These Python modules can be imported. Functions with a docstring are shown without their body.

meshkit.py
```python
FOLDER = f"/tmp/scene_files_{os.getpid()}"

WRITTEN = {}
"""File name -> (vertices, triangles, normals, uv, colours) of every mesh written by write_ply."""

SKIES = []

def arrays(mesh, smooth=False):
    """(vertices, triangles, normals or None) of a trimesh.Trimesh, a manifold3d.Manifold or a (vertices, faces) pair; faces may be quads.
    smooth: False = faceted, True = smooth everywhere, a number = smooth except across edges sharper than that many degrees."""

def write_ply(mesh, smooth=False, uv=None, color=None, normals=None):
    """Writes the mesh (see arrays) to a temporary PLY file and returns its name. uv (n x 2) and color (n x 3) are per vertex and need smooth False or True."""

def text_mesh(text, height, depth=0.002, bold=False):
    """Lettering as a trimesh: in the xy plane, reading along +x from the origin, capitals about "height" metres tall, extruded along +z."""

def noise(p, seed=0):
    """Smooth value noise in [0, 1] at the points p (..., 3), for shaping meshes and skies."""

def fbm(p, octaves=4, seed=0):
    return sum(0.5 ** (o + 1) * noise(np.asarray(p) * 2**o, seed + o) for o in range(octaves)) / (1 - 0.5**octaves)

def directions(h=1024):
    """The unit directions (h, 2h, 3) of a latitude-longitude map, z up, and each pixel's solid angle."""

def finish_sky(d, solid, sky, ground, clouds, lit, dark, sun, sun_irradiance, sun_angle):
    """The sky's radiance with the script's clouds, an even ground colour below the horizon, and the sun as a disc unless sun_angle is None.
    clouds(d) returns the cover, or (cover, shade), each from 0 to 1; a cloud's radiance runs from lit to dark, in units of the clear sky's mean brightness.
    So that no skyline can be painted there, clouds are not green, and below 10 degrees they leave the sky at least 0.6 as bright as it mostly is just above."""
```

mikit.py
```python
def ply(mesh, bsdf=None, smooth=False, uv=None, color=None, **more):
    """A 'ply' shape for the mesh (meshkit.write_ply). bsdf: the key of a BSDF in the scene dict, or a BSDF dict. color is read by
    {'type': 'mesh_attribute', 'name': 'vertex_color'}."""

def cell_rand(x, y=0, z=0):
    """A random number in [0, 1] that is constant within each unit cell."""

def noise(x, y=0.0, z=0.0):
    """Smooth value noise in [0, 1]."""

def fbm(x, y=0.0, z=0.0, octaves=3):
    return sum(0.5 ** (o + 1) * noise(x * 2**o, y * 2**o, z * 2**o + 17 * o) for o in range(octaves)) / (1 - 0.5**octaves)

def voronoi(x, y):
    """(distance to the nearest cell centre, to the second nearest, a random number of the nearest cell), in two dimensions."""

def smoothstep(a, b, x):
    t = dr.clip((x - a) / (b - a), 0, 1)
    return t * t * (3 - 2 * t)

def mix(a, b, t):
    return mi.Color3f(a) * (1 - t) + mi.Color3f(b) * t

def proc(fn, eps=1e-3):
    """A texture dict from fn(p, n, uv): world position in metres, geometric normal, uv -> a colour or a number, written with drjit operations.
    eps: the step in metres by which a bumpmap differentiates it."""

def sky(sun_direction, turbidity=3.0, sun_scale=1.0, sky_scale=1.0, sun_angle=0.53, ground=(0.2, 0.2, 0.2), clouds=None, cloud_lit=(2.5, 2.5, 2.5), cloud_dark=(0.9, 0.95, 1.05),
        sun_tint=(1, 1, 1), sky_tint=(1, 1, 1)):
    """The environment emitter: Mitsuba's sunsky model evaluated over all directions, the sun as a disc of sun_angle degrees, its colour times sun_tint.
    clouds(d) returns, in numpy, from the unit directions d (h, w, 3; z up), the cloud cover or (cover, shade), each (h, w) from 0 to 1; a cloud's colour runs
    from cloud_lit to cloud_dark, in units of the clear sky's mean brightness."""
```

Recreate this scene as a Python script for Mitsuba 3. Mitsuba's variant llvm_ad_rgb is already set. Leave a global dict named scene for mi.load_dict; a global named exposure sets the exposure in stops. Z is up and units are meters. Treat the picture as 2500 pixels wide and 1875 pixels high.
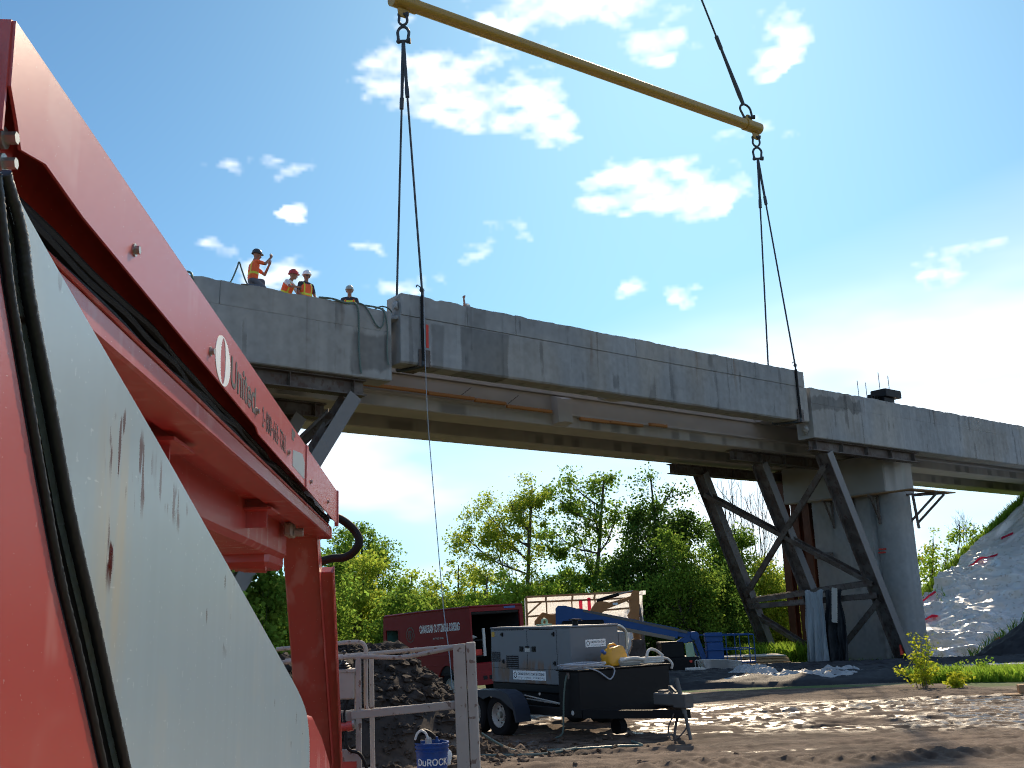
import math, random
import numpy as np, trimesh, manifold3d as m3, mitsuba as mi, drjit as dr, mikit, meshkit
from shapely.geometry import Polygon, LineString
from mikit import proc, noise, fbm, voronoi, smoothstep, mix

V = np.array
def unit(v): v = V(v, float); return v / np.linalg.norm(v)
TF = mi.ScalarTransform4f
scene, labels = {}, {}

# ------------------------------------------------------------------ camera, sky, exposure
EYE = V([0, 0, 2.2])
pit, rol = math.radians(12.92), math.radians(2.0)
FWD = V([0, math.cos(pit), math.sin(pit)])
UP = math.sin(rol) * V([1.0, 0, 0]) + math.cos(rol) * V([0, -math.sin(pit), math.cos(pit)])
scene['camera'] = {'type': 'perspective', 'fov': 54.0, 'fov_axis': 'x', 'near_clip': 0.05, 'far_clip': 6000.0,
                   'to_world': TF().look_at(origin=EYE.tolist(), target=(EYE + FWD).tolist(), up=UP.tolist())}
exposure = 1.9
SAZ, SEL = math.radians(12), math.radians(38)
SUN = unit([math.sin(SAZ) * math.cos(SEL), math.cos(SAZ) * math.cos(SEL), math.sin(SEL)])

def cloud_cover(d):
    """Fair-weather cumulus: puffs at their bearings and heights, ragged by noise; a bright bank low over the horizon."""
    az = np.degrees(np.arctan2(d[..., 0], d[..., 1])); el = np.degrees(np.arcsin(np.clip(d[..., 2], -1, 1)))
    n1 = meshkit.fbm(d * V([19.0, 19.0, 34.0]), 7, 3); n2 = meshkit.fbm(d * V([5.0, 5.0, 13.0]), 5, 11); n3 = meshkit.fbm(d * V([60.0, 60.0, 110.0]), 5, 23)
    wa_ = meshkit.fbm(d * V([22.0, 22.0, 40.0]), 5, 31) - .5; wb_ = meshkit.fbm(d * V([22.0, 22.0, 40.0]), 5, 37) - .5; az0, el0 = az, el; az = az + 5.0 * wa_; el = el + 3.0 * wb_
    c = np.zeros(az.shape)
    for a, e, wa, we, tilt, k in PUFFS:
        x = (az - a) * np.cos(np.radians(el)); y = (el - e) - tilt * x
        r2 = (x / wa) ** 2 + (np.where(y < 0, y * 1.5, y) / we) ** 2
        c = np.maximum(c, k * np.clip(1.35 - r2 * .8, 0, 1.35))
    puff = np.clip((np.minimum(c, .95) * 0.62 + (n1 - 0.5) * 2.3 + (n3 - 0.5) * 1.5 - 0.24) * 1.15, 0, 1) * np.clip(c * 6, 0, 1)
    az, el = az0, el0
    behind = np.clip((n2 - 0.56) * 5, 0, 1) * np.clip((np.abs(az) - 42) / 15, 0, 1) * np.clip((el - 4) / 8, 0, 1)   # the same kind of cloud all round the sky
    bank = np.clip((n2 - 0.40) * 3.2, 0, 1) * np.clip((15.0 + 0.11 * az - el) / 5.0, 0, 1)
    veil = 0.55 * np.clip((8 + 0.24 * az - np.abs(el - 7)) / 8, 0, 1) * np.clip(0.35 + n2, 0, 1) * np.clip((70 - az) / 20, 0, 1)
    cover = 1 - (1 - puff * 0.97) * (1 - 0.85 * bank) * (1 - 0.9 * veil) * (1 - 0.9 * behind)
    shade = np.clip(0.55 - n1 + 0.25 * (n3 - 0.5), 0, 1) * 0.6
    return cover, shade
PUFFS = [(-2.6, 28.6, 4.3, 2.6, 0.05, 1.0), (-6.6, 29.6, 2.4, 2.2, 0.0, .95), (1.2, 27.4, 2.4, 1.5, -0.1, .9), (4.2, 33.3, 4.6, 2.6, 0, .95), (9.5, 32.5, 2.6, 3.0, 0, .9),
         (8.6, 23.4, 3.6, 1.9, -.05, 1.05), (11.4, 22.6, 2.6, 1.7, 0, 1.0), (6.4, 23.9, 1.8, 1.3, 0, .9), (15.4, 25.2, 1.7, 1.1, 0, .85), (-0.3, 21.0, 1.5, 1.3, .2, .68), (-2.0, 20.5, .9, .6, 0, .62),
         (-14.6, 19.2, 2.4, 1.1, -.1, .95), (-12.9, 22.4, .7, .45, 0, .9), (-13.2, 24.6, 1.1, .5, 0, .7), (-8.5, 20.6, 1.3, .5, 0, .7), (-7.3, 18.6, 2.0, .55, 0, .75), (-3.6, 19.2, 1.4, .6, 0, .7),
         (7.6, 17.6, 1.0, .8, .3, .62), (10.2, 17.4, 1.0, .6, .1, .6), (16.4, 29.0, 1.4, 1.5, .3, .66), (17.9, 30.6, 1.0, .9, 0, .62), (25.0, 17.3, 1.9, .9, .2, .7), (-16.5, 24.4, .9, .3, 0, .6)]
scene['sky'] = mikit.sky(SUN.tolist(), turbidity=3.0, clouds=cloud_cover, cloud_lit=(4.6, 4.6, 4.6), cloud_dark=(2.9, 3.0, 3.1), sky_tint=(0.66, 1.00, 1.18))

# ------------------------------------------------------------------ naming and building helpers
def numbered(name):
    k, i = name, 0
    while k in scene or k in labels or any(q.startswith(k + '__') for q in ()):
        i += 1; k = f'{name}_{i:03d}'
    return k
used = set()
def key_for(name, parent=None):
    base = f'{parent}__{name}' if parent else name
    k, i = base, 0
    while k in used: i += 1; k = f'{base}_{i:03d}'
    used.add(k); return k
def thing(name, label, cat, group=None):
    k = key_for(name); labels[k] = {'label': label, 'category': cat}
    if group: labels[k]['group'] = group
    return k
def struct(name, mesh, mat, smooth=False, label=None, cat=None):
    k = key_for(name); scene[k] = mikit.ply(mesh, mat, smooth=smooth); labels[k] = {'kind': 'structure'}
    if label: labels[k]['label'] = label
    if cat: labels[k]['category'] = cat
    return k
def part(parent, name, mesh, mat, smooth=32, label=None, kind=None):
    k = key_for(name, parent); scene[k] = mikit.ply(mesh, mat, smooth=smooth)
    if label or kind: labels[k] = {}
    if label: labels[k]['label'] = label
    if kind: labels[k]['kind'] = kind
    return k
def solo(name, mesh, mat, label, cat, smooth=32, group=None, kind=None):
    k = thing(name, label, cat, group); scene[k] = mikit.ply(mesh, mat, smooth=smooth)
    if kind: labels[k]['kind'] = kind
    return k

# ------------------------------------------------------------------ mesh helpers
TM = lambda v, f: trimesh.Trimesh(V(v, float), V(f, int), process=False)
cat = lambda ms: trimesh.util.concatenate(list(ms))
def xf(mesh, M): m = mesh.copy(); m.apply_transform(M); return m
def frame(o, x, y=None, z=None):
    """A 4 x 4 matrix from an origin and axes; the missing axes are made square to the given ones."""
    x = unit(x)
    if y is not None: y = unit(V(y, float) - x * np.dot(x, y)); z = np.cross(x, y)
    else:
        z = unit(V(z, float) - x * np.dot(x, z)); y = np.cross(z, x)
    M = np.eye(4); M[:3, 0], M[:3, 1], M[:3, 2], M[:3, 3] = x, y, z, o; return M
def euler(o, yaw=0, pitch=0, roll=0):
    c, s = math.cos, math.sin
    Rz = V([[c(yaw), -s(yaw), 0], [s(yaw), c(yaw), 0], [0, 0, 1]]); Ry = V([[c(pitch), 0, s(pitch)], [0, 1, 0], [-s(pitch), 0, c(pitch)]]); Rx = V([[1, 0, 0], [0, c(roll), -s(roll)], [0, s(roll), c(roll)]])
    M = np.eye(4); M[:3, :3] = Rz @ Ry @ Rx; M[:3, 3] = o; return M
def box(lo, hi): lo, hi = V(lo, float), V(hi, float); return trimesh.creation.box(extents=hi - lo, transform=trimesh.transformations.translation_matrix((lo + hi) / 2))
def cbox(lo, hi, ch=0.01):
    """A box with chamfered edges."""
    lo, hi = V(lo, float), V(hi, float); ch = min(ch, 0.45 * (hi - lo).min()); pts = []
    for i in range(8):
        c = [hi[k] if i >> k & 1 else lo[k] for k in range(3)]; s = [-1 if i >> k & 1 else 1 for k in range(3)]
        for k in range(3):
            p = [c[j] + s[j] * ch for j in range(3)]; p[k] = c[k]; pts.append(p)
    return trimesh.convex.convex_hull(V(pts))
def prism(poly, M, depth):
    """A polygon in the local xy plane of M, extruded along its z."""
    p = poly if isinstance(poly, Polygon) else Polygon(poly)
    return xf(trimesh.creation.extrude_polygon(p.buffer(0), depth, engine='earcut'), M)
def square_up(d, up): return V([0, 1.0, 0]) if abs(np.dot(unit(d), unit(up))) > .985 else V(up, float)
def bar(a, b, w, h, up=(0, 0, 1), ch=0.0):
    a, b = V(a, float), V(b, float); L = np.linalg.norm(b - a)
    m = cbox((0, -w / 2, -h / 2), (L, w / 2, h / 2), ch) if ch else box((0, -w / 2, -h / 2), (L, w / 2, h / 2))
    return xf(m, frame(a, b - a, z=square_up(b - a, up)))
def ibeam(a, b, h, w, tf=0.02, tw=0.014, up=(0, 0, 1)):
    a, b = V(a, float), V(b, float); L = np.linalg.norm(b - a)
    P = [(-w/2, -h/2), (w/2, -h/2), (w/2, -h/2+tf), (tw/2, -h/2+tf), (tw/2, h/2-tf), (w/2, h/2-tf), (w/2, h/2), (-w/2, h/2), (-w/2, h/2-tf), (-tw/2, h/2-tf), (-tw/2, -h/2+tf), (-w/2, -h/2+tf)]
    x = unit(b - a); up = square_up(x, up); z = unit(V(up, float) - x * np.dot(x, up)); y = np.cross(z, x)
    M = np.eye(4); M[:3, 0], M[:3, 1], M[:3, 2], M[:3, 3] = y, z, x, a
    return prism(P, M, L)
def rings(centers, radii, seg, caps=True):
    c = V(centers, float); n = len(c); r = np.broadcast_to(V(radii, float), (n,))
    t = np.gradient(c, axis=0); t /= np.maximum(np.linalg.norm(t, axis=1, keepdims=True), 1e-12)
    u = np.cross(t[0], [0, 0, 1.0] if abs(t[0][2]) < 0.9 else [1.0, 0, 0]); u /= np.linalg.norm(u); vs = []
    ang = np.arange(seg) * 2 * np.pi / seg
    for i in range(n):
        u = u - t[i] * np.dot(u, t[i]); u /= np.linalg.norm(u); w = np.cross(t[i], u)
        vs.append(c[i] + r[i] * (np.cos(ang)[:, None] * u + np.sin(ang)[:, None] * w))
    v = np.vstack(vs); k = np.arange(seg); f = []
    for i in range(n - 1):
        a, b = i * seg + k, i * seg + (k + 1) % seg
        f += [np.stack([a, b, b + seg], 1), np.stack([a, b + seg, a + seg], 1)]
    if caps:
        v = np.vstack([v, c[0], c[-1]]); e = (n - 1) * seg
        f += [np.stack([(k + 1) % seg, k, k * 0 + n * seg], 1), np.stack([e + k, e + (k + 1) % seg, k * 0 + n * seg + 1], 1)]
    return TM(v, np.vstack(f))
def curve(pts, n=10):
    """A smooth line through the points."""
    p = V(pts, float)
    if len(p) < 3: return p
    q = np.vstack([2 * p[0] - p[1], p, 2 * p[-1] - p[-2]]); out = []
    for i in range(1, len(q) - 2):
        t = np.linspace(0, 1, n, endpoint=False)[:, None]
        out.append(0.5 * (2*q[i] + (q[i+1]-q[i-1])*t + (2*q[i-1]-5*q[i]+4*q[i+1]-q[i+2])*t**2 + (3*q[i]-q[i-1]-3*q[i+1]+q[i+2])*t**3))
    return np.vstack(out + [p[-1:]])
def tube(pts, r, seg=8, n=8): return rings(curve(pts, n) if n else pts, r, seg)
def cyl(a, b, r, seg=16, r2=None): return rings(V([a, b], float), [r, r if r2 is None else r2], seg)
def lathe(prof, M, seg=24):
    """A profile of (radius, height) turned about the local z axis of M."""
    p = V(prof, float); a = np.arange(seg) * 2 * np.pi / seg
    v = np.stack([p[:, None, 0] * np.cos(a), p[:, None, 0] * np.sin(a), np.repeat(p[:, 1:2], seg, 1)], -1).reshape(-1, 3); k = np.arange(seg); f = []
    for i in range(len(p) - 1):
        x, y = i * seg + k, i * seg + (k + 1) % seg; f += [np.stack([x, y, y + seg], 1), np.stack([x, y + seg, x + seg], 1)]
    return xf(TM(v, np.vstack(f)), M)
def grid_mesh(P):
    """A sheet from an (a, b, 3) array of points."""
    a, b = P.shape[:2]; i = np.arange(a * b).reshape(a, b); q = np.stack([i[:-1, :-1], i[1:, :-1], i[1:, 1:], i[:-1, 1:]], -1).reshape(-1, 4)
    return TM(P.reshape(-1, 3), np.vstack([q[:, [0, 1, 2]], q[:, [0, 2, 3]]]))
def slab_from(P, th):
    """A closed sheet of some thickness below the (a, b, 3) points."""
    a, b = P.shape[:2]; top = grid_mesh(P); bot = grid_mesh(P - V([0, 0, th])); nn = a * b; i = np.arange(nn).reshape(a, b)
    loop = np.concatenate([i[0, :-1], i[:-1, -1], i[-1, :0:-1], i[:0:-1, 0]]); nx = np.roll(loop, -1)
    return TM(np.vstack([top.vertices, bot.vertices]), np.vstack([top.faces, bot.faces[:, ::-1] + nn, np.stack([loop, loop + nn, nx + nn], 1), np.stack([loop, nx + nn, nx], 1)]))
def loft(section, s0, s1, ds, M, rough=None):
    """A closed (t, z) outline carried along s from s0 to s1; rough(s, k) moves corner k of the outline by (t, z)."""
    sec = V(section, float); n = max(2, int(abs(s1 - s0) / ds) + 1); ss = np.linspace(s0, s1, n); m = len(sec); v = np.zeros((n, m, 3))
    for k in range(m):
        o = rough(ss, k) if rough else (0 * ss, 0 * ss); v[:, k, 0], v[:, k, 1], v[:, k, 2] = ss, sec[k, 0] + o[0], sec[k, 1] + o[1]
    i = np.arange(n * m).reshape(n, m); j = np.roll(i, -1, 1)
    q = np.stack([i[:-1], j[:-1], j[1:], i[1:]], -1).reshape(-1, 4); f = [q[:, [0, 1, 2]], q[:, [0, 2, 3]]]
    cap = trimesh.creation.triangulate_polygon(Polygon(sec), engine='earcut'); cv, cf = cap
    near = V([np.argmin(((sec - p) ** 2).sum(1)) for p in cv]); cf = near[cf]
    def area(t): a, b, c = sec[t[0]], sec[t[1]], sec[t[2]]; return (b - a)[0] * (c - a)[1] - (b - a)[1] * (c - a)[0]
    cf = V([t if area(t) > 0 else t[::-1] for t in cf]); f += [cf[:, ::-1], cf + (n - 1) * m]
    out = TM(v.reshape(-1, 3), np.vstack(f)); out = xf(out, M)
    if out.volume < 0: out.invert()
    return out
def m3mesh(man):
    g = man.to_mesh(); return trimesh.Trimesh(g.vert_properties[:, :3], g.tri_verts, process=False)
def ball(p, r, n=12): return m3.Manifold.sphere(float(r), n).translate([float(x) for x in p])
def chain(pts, radii, n=12):
    bs = [ball(p, r, n) for p, r in zip(pts, radii)]
    return [m3.Manifold.batch_hull([a, b]) for a, b in zip(bs[:-1], bs[1:])] if len(bs) > 1 else bs
def blob(mans, edge=0.03, it=6):
    u = m3.Manifold.batch_boolean(mans, m3.OpType.Add).refine_to_length(edge); m = m3mesh(u); m.merge_vertices()
    trimesh.smoothing.filter_taubin(m, iterations=it); return m
def rock(center, size, rng, n=26, flat=1.0):
    p = rng.normal(size=(n, 3)); p /= np.linalg.norm(p, axis=1, keepdims=True); p *= (0.75 + 0.25 * rng.random((n, 1))); return trimesh.convex.convex_hull(p * V(size) * V([1, 1, flat]) + V(center))

# the bridge's own frame: s along it (to the right and away), t across it (away), z up
BD = unit([1, .8, 0]); BN = V([-BD[1], BD[0], 0]); BP = V([4., 34.6, 0])
def W(s, t, z): return BP + BD * s + BN * t + V([0, 0, z])
MB = np.eye(4); MB[:3, 0], MB[:3, 1], MB[:3, 3] = BD, BN, BP
def s_t(x, y): return (x - BP[0]) * BD[0] + (y - BP[1]) * BD[1], (x - BP[0]) * BN[0] + (y - BP[1]) * BN[1]
# the red lift's frame: u along its boom (away), c to its right, z up
UD = V([-.0927, .9957, 0]); UC = V([.9957, .0927, 0])
def Bm(u, c, z): return UD * u + UC * c + V([0, 0, z])
MU = np.eye(4); MU[:3, 0], MU[:3, 1] = UD, -UC
# ------------------------------------------------------------------ materials (each once)
def rgb(*c): return {'type': 'rgb', 'value': [float(x) for x in c]}
def mat(key, color, rough=0.6, metal=0.0, spec=0.5, coat=0.0, coat_gloss=0.9, two=True):
    b = {'type': 'principled', 'base_color': color if isinstance(color, dict) else rgb(*color), 'roughness': rough if isinstance(rough, dict) else float(rough), 'metallic': float(metal), 'specular': float(spec)}
    if coat: b['clearcoat'] = float(coat); b['clearcoat_gloss'] = float(coat_gloss)
    scene[key] = {'type': 'twosided', 'bsdf': b} if two else b
def bd(p): return (p.x - BP[0]) * BD[0] + (p.y - BP[1]) * BD[1], (p.x - BP[0]) * BN[0] + (p.y - BP[1]) * BN[1]
band = lambda x, a, b, e: smoothstep(a - e, a + e, x) * (1 - smoothstep(b - e, b + e, x))
def concrete_color(p, n, uv):
    s, t = bd(p); z = p.z
    big = fbm(s * .35, z * .6, t * .5, 4); fine = fbm(s * 6, z * 6, t * 6, 3); st = noise(s * 3.1, z * .12, 5.0); st2 = noise(s * 9.0, z * .22, t + 9.0)
    v = .295 + .11 * (big - .5) + .09 * (fine - .5) + .055 * (st - .5) + .040 * (st2 - .5)
    c = mix(mi.Color3f(1.0, .99, .97) * v, mi.Color3f(1.05, .98, .89) * v, smoothstep(.35, .7, noise(s * .8 + 40, z * .5, t)))
    rag = fbm(s * 2.2, z * .55, 3.3, 4)                                   # damp patches with drips below them
    up = 1.0 - smoothstep(.8, 1.0, t * 0 + t)
    damp = band(s + (rag - .5) * .5, -7.15, -5.25, .05) * (1 - smoothstep(11.0, 11.05, z)) + .85 * band(s + (rag - .5) * .4, -8.15, -7.75, .05) * (1 - smoothstep(10.9, 11.0, z)) \
        + band(s + (rag - .5) * .5, -10.9, -9.5, .1) * band(z + (rag - .5) * .7, 9.25, 10.35, .07) + band(s + (rag - .5), 11.1, 14.6, .15) * band(z + (rag - .5) * .8 - (s - 11) * .02, 10.25, 10.85, .06) \
        + .6 * band(s + (noise(s * 5, 3.0, 1.0) - .5) * .8, 12.4, 14.2, .35) * smoothstep(.42, .62, st) * (1 - smoothstep(10.2, 10.4, z)) + .7 * band(s + (rag - .5) * .6, -6.7, -6.15, .06) * smoothstep(11.0, 11.1, z)
    c = c * (1 - .40 * dr.clip(damp * up, 0, 1))
    rust = smoothstep(.80, .90, noise(s * 2.3 + 7, z * .06, 2.0)) * smoothstep(.3, .7, fbm(s * 9, z * .8, 1.0, 3)) * smoothstep(9.9, 11.3, z) * up
    c = mix(c, mi.Color3f(.17, .085, .04), .65 * rust)
    dark = smoothstep(.66, .80, noise(s * 5.5 + 3, z * .1, t * 2)) * smoothstep(.45, .7, fbm(s * 3, z * 1.4, t, 3))
    return c * (1 - .35 * dark)
mat('concrete', proc(concrete_color), .85)
def old_concrete_color(p, n, uv):                                         # under the deck: browner, with white streaks below the ledge
    s, t = bd(p); z = p.z
    f = fbm(s * 1.2, z * 1.5, t * 1.2, 4); st = noise(s * 4.2, z * .1, 2.0); st2 = noise(s * 11.0, z * .2, 8.0)
    v = .36 + .12 * (f - .5); c = mi.Color3f(1.06, .97, .87) * v
    wall = 1 - smoothstep(.3, .6, dr.abs(n.z)); lime = wall * smoothstep(.55, .75, st) * smoothstep(.3, .6, st2) * (1 - smoothstep(9.25, 9.4, z))
    grime = wall * smoothstep(.5, .8, noise(s * 2.0 + 4, z * .2, 1.0)) * (1 - smoothstep(9.2, 9.5, z))
    c = mix(c, mi.Color3f(.40, .40, .36), .5 * lime); return c * (1 - .4 * grime)
mat('concrete_old', proc(old_concrete_color), .9)
def steel_color(p, n, uv):
    f = fbm(p.x * 2.5, p.y * 2.5, p.z * 2.5, 4); g = fbm(p.x * 11, p.y * 11, p.z * 5, 3)
    c = mix(mi.Color3f(.105, .080, .068), mi.Color3f(.165, .140, .125), smoothstep(.35, .7, f)); return mix(c, mi.Color3f(.085, .032, .018), .5 * smoothstep(.55, .7, g))
mat('rusty_steel', proc(steel_color), .7, .25)
def rust_color(p, n, uv):
    f = fbm(p.x * 3, p.y * 3, p.z * 1.2, 4); return mix(mi.Color3f(.075, .026, .014), mi.Color3f(.15, .058, .030), f)
def red_color(p, n, uv):
    f = fbm(p.x * 1.3, p.y * 1.3, p.z * 4, 4); g = noise(p.x * 150, p.y * 150, p.z * 150); h = fbm(p.x * 9, p.y * 9, p.z * 2.2, 4)
    c = mix(mi.Color3f(.37, .034, .026), mi.Color3f(.41, .048, .036), f); c = mix(c, mi.Color3f(.50, .20, .17), .42 * smoothstep(.52, .70, h) * smoothstep(.42, .6, f))
    return mix(c, mi.Color3f(.62, .45, .40), .5 * smoothstep(.93, .97, g))
mat('red_paint', proc(red_color), .34, 0, .8, .8, .78)
def hood_color(p, n, uv):
    f = fbm(p.y * 1.7, p.z * 1.7, p.x, 4); st = fbm(p.y * 9, p.z * 1.0, 3.0, 3); g = noise(p.y * 90, p.z * 90, 1.0)
    c = mix(mi.Color3f(.27, .34, .37), mi.Color3f(.31, .375, .40), f)
    u = p.y + p.x * 0 ; w = p.z - (3.23 - .279 * u)                        # height against the sloping edge
    scr = smoothstep(.60, .68, fbm(u * 40, p.z * 9.0, 7.0, 3)) * (band(u, 1.90, 2.22, .03) * band(w + (f - .5) * .2, -.20, -.035, .03) + .8 * band(u, 2.26, 2.62, .03) * band(w, -.10, -.02, .02) + .9 * band(u + (f - .5) * .1, 1.93, 1.975, .008) * band(w, -.40, -.16, .03) * 1.5)
    run = smoothstep(.40, .66, st) * (.4 + .6 * smoothstep(.35, .65, fbm(u * 30, p.z * 2, 1.0, 3))) * band(u + (f - .5) * .16, 1.86, 2.10, .09) * band(w + (f - .5) * .3, -.55, -.12, .16)
    c = mix(c, mi.Color3f(.50, .36, .17), .40 * run); c = mix(c, mi.Color3f(.10, .055, .05), scr)
    nick = smoothstep(.93, .97, noise(p.y * 20, p.z * 9, 3.0)) * band(w, -.22, -.02, .05)
    v1 = fbm(u * 22, p.z * .9, 4.0, 4); c = c * (.97 + .06 * v1); c = mix(c, mi.Color3f(.42, .40, .34), .15 * smoothstep(.60, .72, fbm(u * 5, p.z * 3.0, 12.0, 4)))
    return mix(mix(c, mi.Color3f(.10, .06, .05), nick), mi.Color3f(.7, .72, .7), .25 * smoothstep(.93, .97, g))
mat('grey_paint', proc(hood_color), .30, 0, .5, .5, .85)
def beige_color(p, n, uv):
    f = fbm(p.x * 7, p.y * 7, p.z * 7, 4); g = fbm(p.x * 26, p.y * 26, p.z * 18, 3)
    c = mix(mi.Color3f(.29, .245, .215), mi.Color3f(.36, .315, .28), f); return mix(c, mi.Color3f(.12, .06, .04), .8 * smoothstep(.66, .74, g))
mat('beige_paint', proc(beige_color), .5)
def gen_color(p, n, uv):
    f = fbm(p.x * 2, p.y * 2, p.z * 2, 3); r = smoothstep(.56, .68, fbm(p.x * 7, p.y * 7, p.z * 1.6, 4)) * (1 - smoothstep(1.35, 1.5, p.z))
    c = mix(mi.Color3f(.125, .13, .14), mi.Color3f(.15, .155, .165), f); return mix(c, mi.Color3f(.16, .075, .03), .75 * r)
mat('generator_paint', proc(gen_color), .45, 0, .5)
mat('black_steel', (.006, .006, .007), .5, 0, .2); mat('fender_blue', (.022, .028, .042), .45, 0, .35); mat('tyre', (.012, .012, .013), .9, 0, .2)
mat('rim_steel', (.42, .40, .36), .45, .3); mat('dark_gap', (.008, .008, .009), .9)
mat('rubber', (.018, .018, .02), .42); mat('hose_black', (.010, .008, .008), .6, 0, .25); mat('rope_grey', (.34, .36, .40), .8); mat('cable_steel', (.055, .062, .07), .5, .4)
mat('yellow_paint', (.36, .21, .028), .38, 0, .5, .5, .8); mat('bolt_zinc', (.38, .37, .33), .38, .8)
mat('white_print', (.78, .78, .76), .5); mat('black_print', (.03, .025, .03), .6); mat('blue_print', (.05, .10, .28), .5); mat('yellow_print', (.45, .25, .03), .6)
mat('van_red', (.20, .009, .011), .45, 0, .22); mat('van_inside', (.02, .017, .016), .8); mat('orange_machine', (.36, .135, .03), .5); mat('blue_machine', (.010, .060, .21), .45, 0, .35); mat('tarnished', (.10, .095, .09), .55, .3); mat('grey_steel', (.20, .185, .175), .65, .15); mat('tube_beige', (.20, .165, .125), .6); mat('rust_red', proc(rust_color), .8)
mat('hose_green', (.10, .14, .12), .5); mat('timber', (.42, .28, .15), .8); mat('timber_old', (.33, .20, .10), .8); mat('plank_orange', (.42, .19, .06), .75)
mat('pail_blue', (.006, .055, .25), .4); mat('jug_white', (.62, .62, .60), .45); mat('can_yellow', (.66, .30, .015), .45); mat('pale_green', (.30, .42, .27), .5)
mat('hivis_orange', (.85, .12, .03), .7); mat('hivis_yellow', (.62, .60, .05), .6); mat('skin', (.30, .145, .095), .55); mat('denim', (.10, .11, .14), .85); mat('shirt_white', (.62, .62, .64), .8); mat('shirt_dark', (.035, .035, .05), .8)
mat('helmet_white', (.78, .78, .78), .3); mat('helmet_red', (.45, .03, .03), .3); mat('helmet_black', (.025, .03, .035), .35); mat('helmet_grey', (.36, .38, .36), .35); mat('boot', (.12, .085, .05), .8); mat('glasses', (.01, .01, .01), .2)
mat('mark_red', (.65, .06, .04), .7); mat('soft_white', (.50, .47, .42), .75); mat('bark', (.085, .07, .058), .9); mat('bark_pale', (.20, .175, .15), .9)
scene['film_white'] = {'type': 'principledthin', 'base_color': rgb(.93, .93, .94), 'roughness': .45, 'diff_trans': 1.35, 'spec_trans': 0.0}
scene['film_red'] = {'type': 'principledthin', 'base_color': rgb(.80, .05, .10), 'roughness': .45, 'diff_trans': 1.0, 'spec_trans': 0.0}
def sheet_color(p, n, uv):
    f = fbm(p.x * .8, p.y * .8, p.z * .8, 4); g = fbm(p.x * 6, p.y * 6, p.z * 6, 3)
    return mix(mix(mi.Color3f(.62, .63, .635), mi.Color3f(.72, .725, .72), f), mi.Color3f(.30, .26, .22), .5 * smoothstep(.62, .74, g))
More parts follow.
